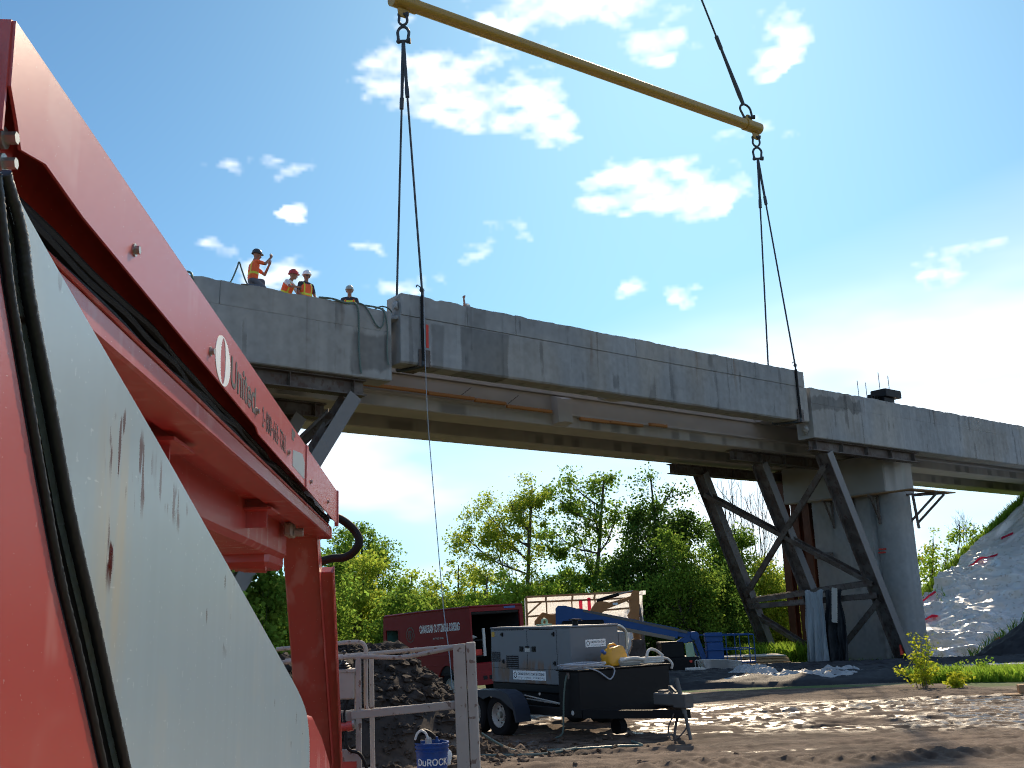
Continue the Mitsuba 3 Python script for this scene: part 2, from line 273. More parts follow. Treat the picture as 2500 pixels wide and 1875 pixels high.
scene['silver_sheet'] = {'type': 'twosided', 'bsdf': {'type': 'principled', 'base_color': proc(sheet_color), 'roughness': .22, 'specular': .9}}
def felt_color(p, n, uv):
    f = fbm(p.x * 1.4, p.y * 1.4, p.z * 3, 4); g = fbm(p.x * 9, p.y * 9, p.z * 9, 3)
    return mix(mi.Color3f(.012, .013, .015), mi.Color3f(.040, .042, .046), f) * (.7 + .6 * g)
mat('dark_felt', proc(felt_color), .7, 0, .25); mat('sheet_grey', (.26, .29, .31), .45); mat('dirty_sheet', (.30, .31, .31), .5); mat('glass_dark', (.03, .04, .045), .08)
mat('glass_green', (.10, .25, .20), .1)
mat('leaf', {'type': 'rgb', 'value': [.1, .2, .03]}, .6)
scene['leaf'] = {'type': 'principledthin', 'base_color': {'type': 'mesh_attribute', 'name': 'vertex_color'}, 'roughness': .5, 'diff_trans': 1.25, 'eta': 1.33}

# ------------------------------------------------------------------ the ground
def N(x, y, f, seed, octv=4): return meshkit.fbm(np.stack([x * f, y * f, 0 * x + seed * 3.7], -1), octv, seed) - .5
def ground_base(x, y):
    h = np.interp(y, [-40, 0, 9.5, 13, 15.5, 22, 36, 45, 51, 62, 110, 500, 5000], [.8, .55, .50, .36, .28, .22, -.12, -.60, -1.02, -1.1, -1.3, -3, -6])
    h = h + .10 * N(x, y, .13, 1) * np.clip((y - 3) / 5, 0, 1)
    return h
CREST = 8.55
def bank(x, y):
    """The approach embankment: its end slope faces back along the bridge."""
    s, t = s_t(x, y)
    a = -1.2 + (s - 24.6 + .5 * N(x, y, .35, 5)) * .66; b = (9.3 - .31 * (s - 24)); side = CREST - (t - b + 2.0) * .75
    side = np.minimum(-1.2 + (s - 24.6) * .66 - (t - b) * .9, CREST - (t - 4.7) * .8); near = CREST - (-14 - t) * .7
    return np.minimum(np.minimum(a, side), np.minimum(near, CREST))
def ground_h(x, y):
    h = ground_base(x, y)
    # the spoil heap beside the van: two humps of dug soil
    rg = 1 - np.abs(2 * (N(x, y, 1.7, 18) + .5) - 1); cl = .34 * N(x, y, .9, 7) + .20 * N(x, y, 4.0, 8, 5) + .16 * (rg - .6) + .09 * N(x, y, 11.0, 17, 3)
    for hx, hy, hh in ((-2.35, 15.3, 1.72), (-4.1, 16.0, 1.55)):
        d = np.hypot(x - hx, y - hy) * (1 + .35 * N(x, y, .7, 19)); hp = hh - np.maximum(d - .55, 0) * 1.05; h = np.maximum(h, hp + cl * np.clip((hp + .3) * 1.5, 0, 1))
    s, t = s_t(x, y); h = np.maximum(h, bank(x, y))
    d2 = np.hypot((s - 22.2) / 3.4, (t + 3.6) / 3.2); h = np.maximum(h, 1.9 - d2 * 2.1 + .5 * N(x, y, .8, 9))     # dark soil pushed up at the foot of the slope
    return h
def ruts(x, y):
    """Track ruts and clods of churned mud, running mostly left to right."""
    m = np.clip((y - 10.5) / 1.5, 0, 1) * np.clip((27 - y) / 4, 0, 1)
    yy = y - .10 * x + .6 * N(x, y, .45, 12)
    rd = 1 - np.abs(2 * (N(x * .22, yy * 1.3, 1.5, 13) + .5) - 1); rd2 = 1 - np.abs(2 * (N(x * .35, yy * 1.2, 4.2, 20) + .5) - 1)
    r = .020 * np.sin(yy * 5.2) + .085 * (rd ** 2 - .45) + .030 * (rd2 ** 2 - .4) + .045 * N(x * .4, yy, 8.0, 14, 3) + .040 * N(x * .5, yy, 15.0, 15, 2)
    calm = np.clip(N(x * .5, yy, .55, 21) * 5 + .6, .25, 1)
    tread = .030 * np.clip(np.sin((x + .4 * yy) * 24), -.3, 1) * np.clip(np.sin(yy * 2.6 + 1), 0, 1) * np.clip((15.2 - y) / 1, 0, 1)
    return (r * calm + tread) * m
def sheet(x0, x1, y0, y1, d, f):
    xs, ys = np.arange(x0, x1 + d / 2, d), np.arange(y0, y1 + d / 2, d); X, Y = np.meshgrid(xs, ys, indexing='ij'); return grid_mesh(np.stack([X, Y, f(X, Y)], -1))
WATER = .20
def mud_h(x, y): return ground_h(x, y) + ruts(x, y)
def mud_color(p, n, uv):
    f = fbm(p.x * .5, p.y * 1.1, 2.0, 4); g = fbm(p.x * 6, p.y * 9, 1.0, 4); k = noise(p.x * 38, p.y * 38, p.z * 20)
    c = mix(mi.Color3f(.048, .030, .020), mi.Color3f(.125, .085, .058), smoothstep(.3, .7, .5 * f + .5 * g)); c = c * (.8 + .4 * k)
    heap = smoothstep(.45, .8, p.z) * (1 - smoothstep(16.9, 18.5, p.y)) * smoothstep(11.5, 12.5, p.y); c = mix(c, mi.Color3f(.030, .021, .016) * (.5 + g), heap)
    s, t = bd(p); soil = smoothstep(18.5, 20, s) * (1 - smoothstep(26, 28, s)) * (1 - smoothstep(0, 1.5, t)); return mix(c, mi.Color3f(.035, .024, .019) * (.6 + .8 * g), soil)
def mud_rough(p, n, uv):
    wet = smoothstep(16.2, 17.4, p.y + p.x * .10) * (1 - smoothstep(21.5, 23.5, p.y + p.x * .1)) * smoothstep(.40, .52, fbm(p.x * .35, p.y * .8, 5.0, 3))
    wet = dr.maximum(wet, .8 * smoothstep(.60, .68, fbm(p.x * .6, p.y * 1.2, 9.0, 3)) * smoothstep(13, 14, p.y) * (1 - smoothstep(24, 26, p.y)))
    dry = smoothstep(.45, .7, p.z)
    wet = wet * (1 - dry)
    return .92 - .66 * wet * smoothstep(.35, .6, noise(p.x * 9, p.y * 14, 2.0))
scene['mud'] = {'type': 'twosided', 'bsdf': {'type': 'principled', 'base_color': proc(mud_color), 'roughness': proc(mud_rough), 'specular': .5}}
def far_color(p, n, uv):
    s, t = bd(p); f = fbm(p.x * .3, p.y * .3, 1.0, 4); g = fbm(p.x * 3, p.y * 3, p.z * 3, 3)
    c = mix(mi.Color3f(.10, .075, .05), mi.Color3f(.17, .13, .09), g); grass = smoothstep(.42, .6, f + .4 * smoothstep(50, 58, p.y)); c = mix(c, mi.Color3f(.05, .085, .02) * (.6 + .8 * g), grass)
    soil = smoothstep(17.5, 19, s) * (1 - smoothstep(24, 27, s)) * (1 - smoothstep(1, 4, t)); return mix(c, mi.Color3f(.032, .023, .018) * (.6 + .8 * g), soil)
mat('earth', proc(far_color), .92)
# one sheet: fine in the yard, coarser outwards
X0, X1, Y0, Y1 = -7.2, 10.8, 10.6, 27.0
fine = sheet(X0, X1, Y0, Y1, .043, mud_h)
struct('muddy_ground', fine, 'mud', smooth=True, label='churned wet brown mud of the site yard with ruts', cat='ground')
def ring(d, xo, yo, xi, yi, drop=0.0):
    xs, ys = np.arange(xo[0], xo[1] + d / 2, d), np.arange(yo[0], yo[1] + d / 2, d); X, Y = np.meshgrid(xs, ys, indexing='ij'); m = grid_mesh(np.stack([X, Y, ground_h(X, Y) - drop], -1)); c = m.triangles_center
    keep = ~((c[:, 0] > xi[0]) & (c[:, 0] < xi[1]) & (c[:, 1] > yi[0]) & (c[:, 1] < yi[1])); m.update_faces(keep); m.remove_unreferenced_vertices(); return m
g1 = ring(.4, (-52, 92), (-12, 116), (X0 + .2, X1 - .2), (Y0 + .2, Y1 - .2), .03); g2 = ring(16, (-900, 948), (-300, 1700), (-51, 91), (-11, 115), .08)
struct('ground', cat([g1, g2]), 'earth', smooth=True, label='bare earth and rough grass around and beyond the yard', cat='ground')
scene['muddy_water'] = {'type': 'twosided', 'bsdf': {'type': 'bumpmap', 'arbitrary': {'type': 'proc', **{k: v for k, v in proc(lambda p, n, uv: fbm(p.x * 3, p.y * 7, 1.0, 2)).items() if k != 'type'}}, 'scale': .012,
                        'bsdf': {'type': 'principled', 'base_color': rgb(.13, .085, .045), 'roughness': .05, 'specular': .5}}}
struct('puddle', sheet(-1.0, 10.6, 16.0, 23.5, 1.0, lambda x, y: 0 * x + WATER), 'muddy_water', smooth=True, label='brown rainwater lying in the ruts in front of the bridge pier', cat='puddle')
struct('puddle', sheet(-1.6, 1.0, 12.4, 14.3, .5, lambda x, y: 0 * x + .305), 'muddy_water', smooth=True, label='brown puddle in the mud right of the work platform', cat='puddle')
# ------------------------------------------------------------------ the bridge
rng = np.random.default_rng(4)
def chipped(amp, corners, seed, f=2.2):
    """Broken concrete: uneven steps on the given corners of a section."""
    def rough(s, k):
        a = meshkit.fbm(np.stack([s * f, 0 * s + k * 3.1, 0 * s + seed], -1), 4, seed) - .5
        return ((0 * s, a * amp * 2) if k in corners else (0 * s, 0 * s))
    return rough
SEC = lambda t0, t1, z0, z1, c=.03: [(t0 + c, z0), (t1 - c, z0), (t1, z0 + c), (t1, z1), (t0, z1), (t0, z0 + c)]
bridge = thing('bridge', 'long grey concrete bridge with a gap where its edge beam is cut out', 'bridge')
for a, b, sd in ((-34, -9.62, 1), (10.92, 47.0, 2)):
    part(bridge, 'edge_beam', loft(SEC(0, .82, 8.97, 10.44), a, b, .25, MB), 'concrete', False)
    cur = a
    for cut in ([-27.5, -20.6, -14.9, b] if b < 0 else [13.4, 19.2, 24.9, 29.0, 35.5, b]):
        part(bridge, 'kerb_block', loft([(-.008, 10.444), (.80, 10.444), (.80, 11.10), (-.008, 11.10)], cur + .008, cut - .008, .12, MB, chipped(.055, (2, 3), sd + int(cut), 3.0)), 'concrete', False); cur = cut
# ragged stumps at the saw cuts
part(bridge, 'broken_end', cat([rock(W(-9.75 + .1 * i, .25 + .12 * (i % 4), 11.06 - .02 * i), (.22, .2, .12), rng) for i in range(6)]), 'concrete', False)
part(bridge, 'broken_end', cat([rock(W(10.75 + .12 * i, .3 + .1 * (i % 3), 8.75 + .34 - .05 * i + .25), (.16, .18, .2), rng) for i in range(3)]), 'concrete', False, label='rough broken concrete left at the saw cut')
G2 = loft(SEC(3.2, 4.5, 8.97, 10.13), -34, 47, .5, MB); part(bridge, 'middle_beam', G2, 'concrete_old', False)
G3 = loft(SEC(6.6, 8.0, 8.97, 10.13), -34, 47, .5, MB); part(bridge, 'far_beam', G3, 'concrete_old', False)
part(bridge, 'deck', loft([(3.1, 10.14), (8.3, 10.14), (8.3, 10.38), (3.1, 10.38)], -34, 47, .5, MB, chipped(.03, (3,), 6)), 'concrete_old', False)
for a, b in ((-34, -9.75), (11.1, 47.0)):
    part(bridge, 'deck', loft([(.81, 10.14), (3.09, 10.14), (3.09, 10.38), (.81, 10.38)], a, b, .5, MB), 'concrete_old', False)
part(bridge, 'far_kerb', loft([(7.6, 10.39), (8.3, 10.39), (8.3, 10.98), (7.6, 10.98)], -34, 47, .4, MB), 'concrete_old', False)
part(bridge, 'ledge', loft([(3.10, 9.42), (3.21, 9.36), (3.21, 9.52), (3.12, 9.50)], -34, 47, .5, MB, chipped(.02, (0, 3), 3)), 'concrete_old', False)
part(bridge, 'cross_beam', loft([(2.78, 9.05), (3.22, 8.99), (3.22, 10.12), (2.84, 10.0)], -.75, -.05, .12, MB, chipped(.09, (0, 3), 8)), 'concrete_old', False, label='broken stump of a cross beam')
for a, b, z in ((-13.5, -6.35, 9.60), (-6.32, -4.4, 9.57), (-4.36, -3.0, 9.54), (-2.95, -.85, 9.46), (.55, 2.05, 9.33), (2.1, 3.9, 9.35), (4.3, 5.3, 9.45)):
    part(bridge, 'plank', xf(cbox((a, 2.99, z - .055), (b, 3.12, z + .055), .01), MB), 'plank_orange')
for s, z in ((-5.0, 9.6), (-2.9, 9.55)):
    part(bridge, 'bent_rod', tube([W(s, 3.05, z), W(s + .15, 3.0, z + .12), W(s + .42, 2.95, z + .34)], .014, 5), 'rusty_steel')
part(bridge, 'wire_tangle', cat([tube([W(30.6 + .5 * rng.random(), -.04 - .05 * rng.random(), 9.9 + .5 * rng.random()) for _ in range(5)], .02, 5) for _ in range(6)]), 'cable_steel')

# the cut-out girder hanging in the slings
gird = thing('suspended_girder', 'cut concrete edge girder hung in wire slings above the gap of the bridge', 'girder')
def gird_rough(s, k):
    a = meshkit.fbm(np.stack([s * 1.5, 0 * s + k, 0 * s], -1), 3, 2) - .5; return (0 * s, a * .03 if k in (0, 1, 2, 5) else 0 * s)
part(gird, 'beam', loft(SEC(0, .82, 9.59, 11.05, .05), -9.3, 10.68, .12, MB, gird_rough), 'concrete', False)
cuts = [-9.28, -6.85, -4.9, .62, 5.9, 7.35, 9.95, 10.55]
for i, (a, b) in enumerate(zip(cuts[:-1], cuts[1:])):
    part(gird, 'kerb_block', loft([(-.024, 11.062), (.81, 11.062), (.81, 11.72), (-.024, 11.72)], a + .008, b - .008, .1, MB, chipped(.07 if i == 0 else .045, (2, 3), 21 + i, 3.0)), 'concrete', False)
part(gird, 'deck_stub', loft([(.81, 10.5), (1.75, 10.52), (1.62, 10.78), (.81, 10.78)], -9.0, 10.4, .2, MB, chipped(.06, (1, 2), 31)), 'concrete_old', False)
part(gird, 'cross_beam', loft([(.81, 9.63), (1.55, 9.74), (1.5, 10.5), (.81, 10.5)], .1, .95, .12, MB, chipped(.08, (1, 2), 33)), 'concrete_old', False, label='stump of a cut cross beam on the hanging girder')
part(gird, 'broken_top', cat([rock(W(-9.22 + .1 * i, .2 + .15 * (i % 4), 11.62 + .05 * (i % 3)), (.16, .2, .14), rng) for i in range(6)] + [rock(W(-9.35, .2 + .2 * i, 11.35 - .3 * i), (.12, .18, .2), rng) for i in range(3)]), 'concrete', False)
for s, z, w, h in ((-8.40, 10.15, .06, .80),):
    part(gird, 'paint_mark', xf(cbox((s, -.008, z), (s + w * 1.6, .001, z + h * .92), .002), MB), 'mark_red', label='red paint stripe beside the left sling')

# ------------------------------------------------------------------ pier, piles and shoring
pier = thing('bridge_pier', 'wide concrete wall pier with a rounded end carrying the bridge', 'pier')
ang = np.linspace(math.pi, 2 * math.pi, 15)
ang = np.linspace(math.pi - .75, 2 * math.pi + .75, 25); plan = [(18.22, 5.6), (18.24, 2.42), (18.46, 2.30)] + [(18.98 + .80 * math.cos(a), 1.66 + .82 * math.sin(a)) for a in ang] + [(19.50, 2.30), (19.72, 2.42), (19.74, 5.6)]
pv = []
for z in np.linspace(-1.6, 7.2, 12): k = 1 + .012 * (7.2 - z) / 8.8; pv.append([W(18.98 + (a - 18.98) * k, b if b > 3 else b * (1 - .015 * (7.2 - z) / 8.8), z) for a, b in plan])
P = V(pv); P = np.concatenate([P, P[:, :1]], 1); part(pier, 'shaft', grid_mesh(P), 'concrete', 25)
part(pier, 'cap', xf(cat([cbox((17.75, 1.15, 7.15), (20.2, 6.9, 8.955), .06)]), MB), 'concrete_old', False)
for t in (1.9, 3.2, 4.4): 
    part(pier, 'bracket', cat([bar(W(18.16, t, 5.9), W(17.55, t, 7.05), .07, .09), bar(W(18.16, t, 7.05), W(17.4, t, 7.05), .08, .08), bar(W(18.15, t, 5.75), W(18.15, t, 7.1), .09, .09)]), 'rusty_steel')
for s in (18.7, 19.4):
    part(pier, 'bracket', cat([bar(W(s + .4, .95, 5.75), W(s + .9, -.25, 7.0), .08, .1), bar(W(s + .2, .9, 7.03), W(s + .9, -.3, 7.03), .08, .08), bar(W(s + .4, .93, 5.5), W(s + .2, .93, 7.1), .10, .1)]), 'rusty_steel')
part(pier, 'walkway_plank', cat([cbox_w for cbox_w in [xf(cbox((17.4, -.35, 7.08), (21.2, .2, 7.13), .01), MB)]]), 'timber_old'); part(pier, 'walkway_plank', xf(cbox((17.45, .24, 7.08), (17.95, 4.6, 7.13), .01), MB), 'timber_old')
for t, z in ((1.75, 4.55), (1.8, 4.4)):
    part(pier, 'paint_mark', xf(cbox((18.155, t, z), (18.172, t + .38, z + .07), .002), MB), 'mark_red', label='red spray mark on the pier')
part(pier, 'bolted_plate', xf(cbox((17.86, 4.6, 4.35), (18.18, 5.5, 4.62), .02), MB), 'rusty_steel')

for i, t in enumerate((7.35, 6.62, 5.95)):
    k = solo('steel_pile', ibeam(W(18.35, t, -1.7), W(18.35, t, 8.94), .42, .40, .03, .02, up=BD), 'rust_red', 'rust brown upright H pile, ' + ('farthest left of the three left of the pier' if i == 0 else 'middle one of the three left of the pier' if i == 1 else 'the one nearest the pier of the three'), 'pile', False, 'upright steel piles left of the pier')

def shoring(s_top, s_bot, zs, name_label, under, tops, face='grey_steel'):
    sh = thing('shoring_frame', name_label, 'shoring'); out = []
    for t, zb in zip((.42, 3.82, 7.3), zs):
        part(sh, 'leg', ibeam(W(s_top, t, 8.45), W(s_bot, t, zb - .5), .62, .42, .035, .028, up=BN), 'rusty_steel', False)
        lk_ = [q for q in scene if q.startswith(sh + '__leg') and q.count('__') == 1][-1]; part(lk_, 'flange', bar(W(s_top, t - .318, 8.45), W(s_bot, t - .318, zb - .5), .42, .012, up=BN), face, False, label='added plate on the outer flange, open-sky light painted into its colour')  # added cover plate; its paler colour paints in the open-sky light on this side
    on = lambda f, t, zb: W(s_top + (s_bot - s_top) * f, t, 8.45 + (zb - 8.45) * f)
    L = [(t, z) for t, z in zip((.42, 3.82, 7.3), zs)]
    br = [((2, .10), (0, .60)), ((2, .60), (0, .06)), ((2, .66), (0, .66)), ((2, .63), (0, .60)), ((2, .69), (1, .97)), ((0, .68), (1, .93))]
    for (i, f), (j, g) in br:
        a, b = on(f, *L[i]), on(g, *L[j]); part(sh, 'brace', ibeam(a - BD * .25, b - BD * .25, .26, .24, .02, .014, up=unit(np.cross(b - a, BN) + [0, 0, .01])), 'rusty_steel', False)
    for (t, a, b, z1) in tops:
        part(sh, 'bearing_beam', ibeam(W(a, t, z1 - .23), W(b, t, z1 - .23), .46, .42, .035, .03), 'rusty_steel', False)
        for s in np.linspace(a + .25, b - .4, 5): part(sh, 'stiffener', xf(box((s, t - .205, z1 - .425), (s + .02, t + .205, z1 - .036)), MB), 'rusty_steel', False)
    return sh
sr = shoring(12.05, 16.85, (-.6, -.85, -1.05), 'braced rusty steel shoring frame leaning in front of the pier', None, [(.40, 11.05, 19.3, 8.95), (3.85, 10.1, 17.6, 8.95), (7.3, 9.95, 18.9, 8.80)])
for t, z in ((.42, .15), (7.3, .15)):
    f = (8.45 - z) / 9.2; part(sr, 'paint_mark', xf(cbox((12.05 + 4.8 * f - .48, t - .16, z - .18), (12.05 + 4.8 * f - .30, t - .215, z + .2), .004), MB), 'mark_red', label='orange spray mark on the foot of a leg')
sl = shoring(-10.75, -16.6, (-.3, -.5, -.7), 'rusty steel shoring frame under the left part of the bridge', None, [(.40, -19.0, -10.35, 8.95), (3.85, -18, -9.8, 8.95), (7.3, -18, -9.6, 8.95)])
# ------------------------------------------------------------------ the red boom lift in the foreground
def at_u(u, c, z): return Bm(u, c, z)
MC = np.eye(4); MC[:3, 0], MC[:3, 1], MC[:3, 2] = UD, [0, 0, 1], UC           # local x along the boom, y up, z to the right
def plate(poly, c, th): M = MC.copy(); M[:3, 3] = UC * c; return prism(poly, M, th)
def text_on(txt, M, w, h, depth=.0015, bold=False):
    """Lettering squeezed to a width and height, on the xy plane of M."""
    m = meshkit.text_mesh(txt, 1.0, 1.0, bold); lo, hi = m.bounds; m.apply_translation(-lo); m.apply_scale(V([w, h, depth]) / (hi - lo)); return xf(m, M)
def hexbolt(M, r, h, washer=True):
    prof = Polygon([(r * math.cos(a), r * math.sin(a)) for a in np.arange(6) * math.pi / 3]); ms = [prism(prof, M, h)]
    if washer: ms.append(xf(trimesh.creation.cylinder(radius=r * 1.5, height=h * .35, sections=20), M @ trimesh.transformations.translation_matrix([0, 0, h * .1])))
    return cat(ms)
lift = thing('boom_lift', 'red boom lift with grey hood and long boom, filling the left foreground', 'boom lift')
CP = -.702
cover = part(lift, 'side_cover', cat([plate([(1.65, 3.25), (1.652, 3.125), (1.69, 3.075), (1.715, 3.035), (1.83, 3.062), (2.05, 3.045), (4.30, 3.018), (4.36, 2.998), (6.14, 2.992), (6.14, 3.246)], CP - .006, .006),
    plate([(6.19, 3.244), (6.19, 2.992), (8.30, 2.975), (8.34, 2.99), (8.42, 3.235)], CP - .006, .006), plate([(6.12, 3.25), (6.22, 3.25), (6.22, 2.985), (6.12, 2.985)], CP, .008), plate([(8.38, 3.25), (8.44, 3.25), (8.44, 2.96), (8.38, 2.96)], CP - .02, .03),
    xf(box((1.65, .708, 3.246), (8.42, .80, 3.252), ), MU), xf(box((1.645, .708, 3.04), (1.652, .80, 3.25)), MU), xf(box((1.66, .795, 3.03), (8.3, .80, 3.246)), MU)]), 'red_paint', False, label='long red side cover with printed lettering')
for u, z in ((2.419, 3.111), (3.332, 3.094), (4.293, 3.085), (5.318, 3.072), (6.40, 3.06), (7.55, 3.063)):
    part(cover, 'bolt', hexbolt(MC @ trimesh.transformations.translation_matrix([u, z, CP]), .011, .014), 'bolt_zinc', False)
TM_ = lambda u, z, c=CP: MC @ trimesh.transformations.translation_matrix([u, z, c + .0004])
oval = lambda rx, rz, k=40: Polygon([(rx * math.cos(a), rz * math.sin(a)) for a in np.linspace(0, 2 * math.pi, k, False)])
part(cover, 'logo', prism(oval(.135, .088).difference(oval(.046, .084)), TM_(3.545, 3.115), .0015), 'white_print', False, label='white oval ring logo')
part(cover, 'lettering', text_on('United', TM_(3.70, 3.062), .56, .118, bold=True), 'black_print', False, label='dark lettering reading United')
part(cover, 'lettering', text_on('1-800-661-7361', TM_(4.45, 3.050), .77, .092), 'black_print', False, label='dark printed telephone number')
part(cover, 'decal', cat([plate([(5.50, 3.03), (6.06, 3.03), (6.07, 3.13), (5.94, 3.165), (5.52, 3.12)], CP + .0004, .001)]), 'sheet_grey', False, label='worn silvery patch of an old decal')
part(cover, 'lettering', plate([(5.46, 3.17), (5.54, 3.17), (5.54, 3.20), (5.60, 3.20), (5.60, 3.23), (5.46, 3.23)], CP + .0004, .001), 'black_print', False)
rngl = np.random.default_rng(9)
hb = []
for i in range(7):
    c, z = -.768 - .018 * (i % 3), 2.957 + .026 * (i // 3) + .006 * (i % 2)
    hb.append(tube([Bm(u, c + .005 * rngl.normal(), z + .006 * rngl.normal()) for u in np.linspace(1.78, 8.30, 26)], .013, 7, 3))
hb.append(xf(box((1.75, .825, 2.945), (8.3, .84, 3.04)), MU))
hb.append(xf(box((1.78, .775, 2.947), (8.3, .82, 3.022)), MU))
part(lift, 'hose_chain', cat(hb), 'hose_black', 30, label='black chain of hydraulic hoses under the side cover')
part(lift, 'fly_boom', xf(cat([cbox((1.2, .755, 2.868), (8.46, .905, 2.945), .008), box((8.40, .75, 2.86), (8.468, .91, 2.95))]), MU), 'red_paint', False)
part(lift, 'fly_boom_edge', tube([Bm(1.2, -.753, 2.946), Bm(8.4, -.753, 2.946)], .007, 6, 0), 'red_paint', label='thin red bead along the upper edge of the fly boom')  # slim bead added along the edge, in the same red as the boom
part(lift, 'main_boom', xf(cat([cbox((.4, 1.02, 2.66), (7.75, 1.42, 3.2), .03), cbox((.4, .905, 2.90), (8.2, 1.03, 2.93), .004), box((.4, .90, 2.94), (8.2, 1.40, 3.24))]), MU), 'red_paint', False)
for u in (3.55, 5.85): part(lift, 'gusset', xf(cat([box((u, .86, 2.835), (u + .32, 1.05, 2.848)), box((u + .1, .9, 2.74), (u + .115, 1.03, 2.90))]), MU), 'red_paint', False)
part(lift, 'wear_pad', xf(cat([cbox((7.30, .93, 2.80), (7.55, .985, 2.90), .01), cyl([7.4, .92, 2.83], [7.4, .86, 2.83], .03)]), MU), 'beige_paint')
kn = [xf(cyl([7.15 + .14 * i, 1.08 + .06 * (i % 2), 2.60 + .015 * (i % 3)], [7.15 + .14 * i, 1.34 - .04 * (i % 2), 2.61], .045), MU) for i in range(4)]
part(lift, 'pivot', cat(kn + [xf(cbox((7.05, 1.05, 2.58), (7.8, 1.38, 2.72), .03), MU)]), 'red_paint'); part(lift, 'pivot_pin', xf(cyl([8.32, .80, 2.93], [8.32, 1.2, 2.93], .07, 20), MU), 'red_paint')
part(lift, 'jib', cat([bar(Bm(8.36, -1.0, 3.03), Bm(9.62, -.95, .72), .285, .20, up=UD, ch=.012), bar(Bm(8.30, -.858, 3.02), Bm(9.40, -.808, 1.0), .006, .20, up=UD)]), 'red_paint', False)
part(lift, 'jib_link', cat([bar(Bm(8.62, -.800, 2.62), Bm(9.66, -.800, .74), .10, .10, up=UD, ch=.006), bar(Bm(8.58, -.748, 2.62), Bm(9.62, -.745, .74), .012, .13, up=UD)]), 'red_paint', False)
part(lift, 'jib_edge', bar(Bm(8.555, -.740, 2.62), Bm(9.6, -.737, .74), .006, .008, up=UD), 'red_paint', False)
part(lift, 'primer_patch', bar(Bm(8.985, -.888, 1.70), Bm(9.30, -.865, 1.14), .10, .002, up=UD), 'timber_old', False, label='brown bare patch low on the jib') if False else None
part(lift, 'hose', tube([(-1.62, 8.72, 3.10), (-1.53, 8.82, 3.06), (-1.44, 8.9, 2.98), (-1.39, 8.9, 2.88), (-1.43, 8.9, 2.79), (-1.52, 8.92, 2.74), (-1.64, 8.95, 2.735), (-1.76, 8.98, 2.71)], .036, 12, 10), 'hose_black', label='thick black hose looping from the boom end to the jib')
# hood, seals and panels
HC = -.60
top = [(1.39, 2.85), (1.513, 2.805), (1.841, 2.718), (2.323, 2.595), (2.906, 2.439), (3.629, 2.246), (4.477, 2.019), (4.967, 1.885), (5.25, 1.795), (5.40, 1.73), (5.50, 1.65), (5.545, 1.56), (5.556, 1.40), (5.56, .85)]
sl_ = [(2.86, 1.20), (2.52, 1.57), (2.189, 1.928), (1.934, 2.216), (1.78, 2.384), (1.635, 2.572), (1.532, 2.702), (1.485, 2.784), (1.41, 2.85)]
sr_ = [(1.39, 2.84), (1.462, 2.70), (1.54, 2.585), (1.648, 2.43), (1.76, 2.28), (1.905, 2.12), (2.145, 1.84), (2.46, 1.50), (2.80, 1.13)]
pg = curve([(a, b) for a, b in top], 4)
def rounded_plate(poly, c, r=.02, th=.05):
    """A panel whose outer edge is rolled over with radius r."""
    q = V(Polygon(poly).exterior.coords)[:-1]; q = q if Polygon(q).exterior.is_ccw else q[::-1]; e0 = q - np.roll(q, 1, 0); e1 = np.roll(q, -1, 0) - q
    n0 = np.stack([-e0[:, 1], e0[:, 0]], 1) / np.linalg.norm(e0, axis=1, keepdims=True); n1 = np.stack([-e1[:, 1], e1[:, 0]], 1) / np.linalg.norm(e1, axis=1, keepdims=True)
    nn = n0 + n1; nn = nn / np.maximum((nn * n0).sum(1, keepdims=True), .35); m = len(q); vs = [np.column_stack([q, 0 * q[:, 0] - th])]
    for a in np.linspace(0, math.pi / 2, 7): vs.append(np.column_stack([q + nn * r * (1 - math.cos(a)), 0 * q[:, 0] - r + r * math.sin(a)]))
    k = np.arange(m); f = []
    for i in range(len(vs) - 1): x, y = i * m + k, i * m + (k + 1) % m; f += [np.stack([x, y, y + m], 1), np.stack([x, y + m, x + m], 1)]
    top = vs[-1][:, :2]; cv, cf = trimesh.creation.triangulate_polygon(Polygon(top), engine='earcut'); near = V([np.argmin(((top - p) ** 2).sum(1)) for p in cv]); cf = near[cf]
    ar = lambda t: (top[t[1]] - top[t[0]])[0] * (top[t[2]] - top[t[0]])[1] - (top[t[1]] - top[t[0]])[1] * (top[t[2]] - top[t[0]])[0]
    f.append(V([t if ar(t) > 0 else t[::-1] for t in cf]) + (len(vs) - 1) * m)
    M = MC.copy(); M[:3, 3] = UC * c; return xf(TM(np.vstack(vs), np.vstack(f)), M)
hood_poly = list(pg[:, :2] if pg.shape[1] > 2 else pg) + [(2.9, .85)] + [(a + .012, b) for a, b in sl_]
part(lift, 'hood', rounded_plate(hood_poly, HC, .018), 'grey_paint', 35, label='pale grey glossy hood panel with rust scratches near its upper edge')
part(lift, 'hood_edging', tube([Bm(5.41 + .0, HC - .03, 1.735), Bm(5.515, HC - .03, 1.655), Bm(5.562, HC - .03, 1.56), Bm(5.575, HC - .03, 1.40), Bm(5.58, HC - .03, .86)], .014, 8, 6), 'rubber')
sgap = [(a, b) for a, b in sr_]
part(lift, 'front_panel', rounded_plate([(.35, .85), (2.9, .85)] + [(a - .012, b) for a, b in reversed(sr_)] + [(1.30, 2.86), (.35, 2.95)], HC - .004, .010), 'red_paint', 35, label='red panel left of the rubber seals, dull and streaked')
part(lift, 'seal_backing', plate([(a - .02, b) for a, b in sr_] + [(a + .02, b) for a, b in sl_], HC - .045, .02), 'dark_gap', False)
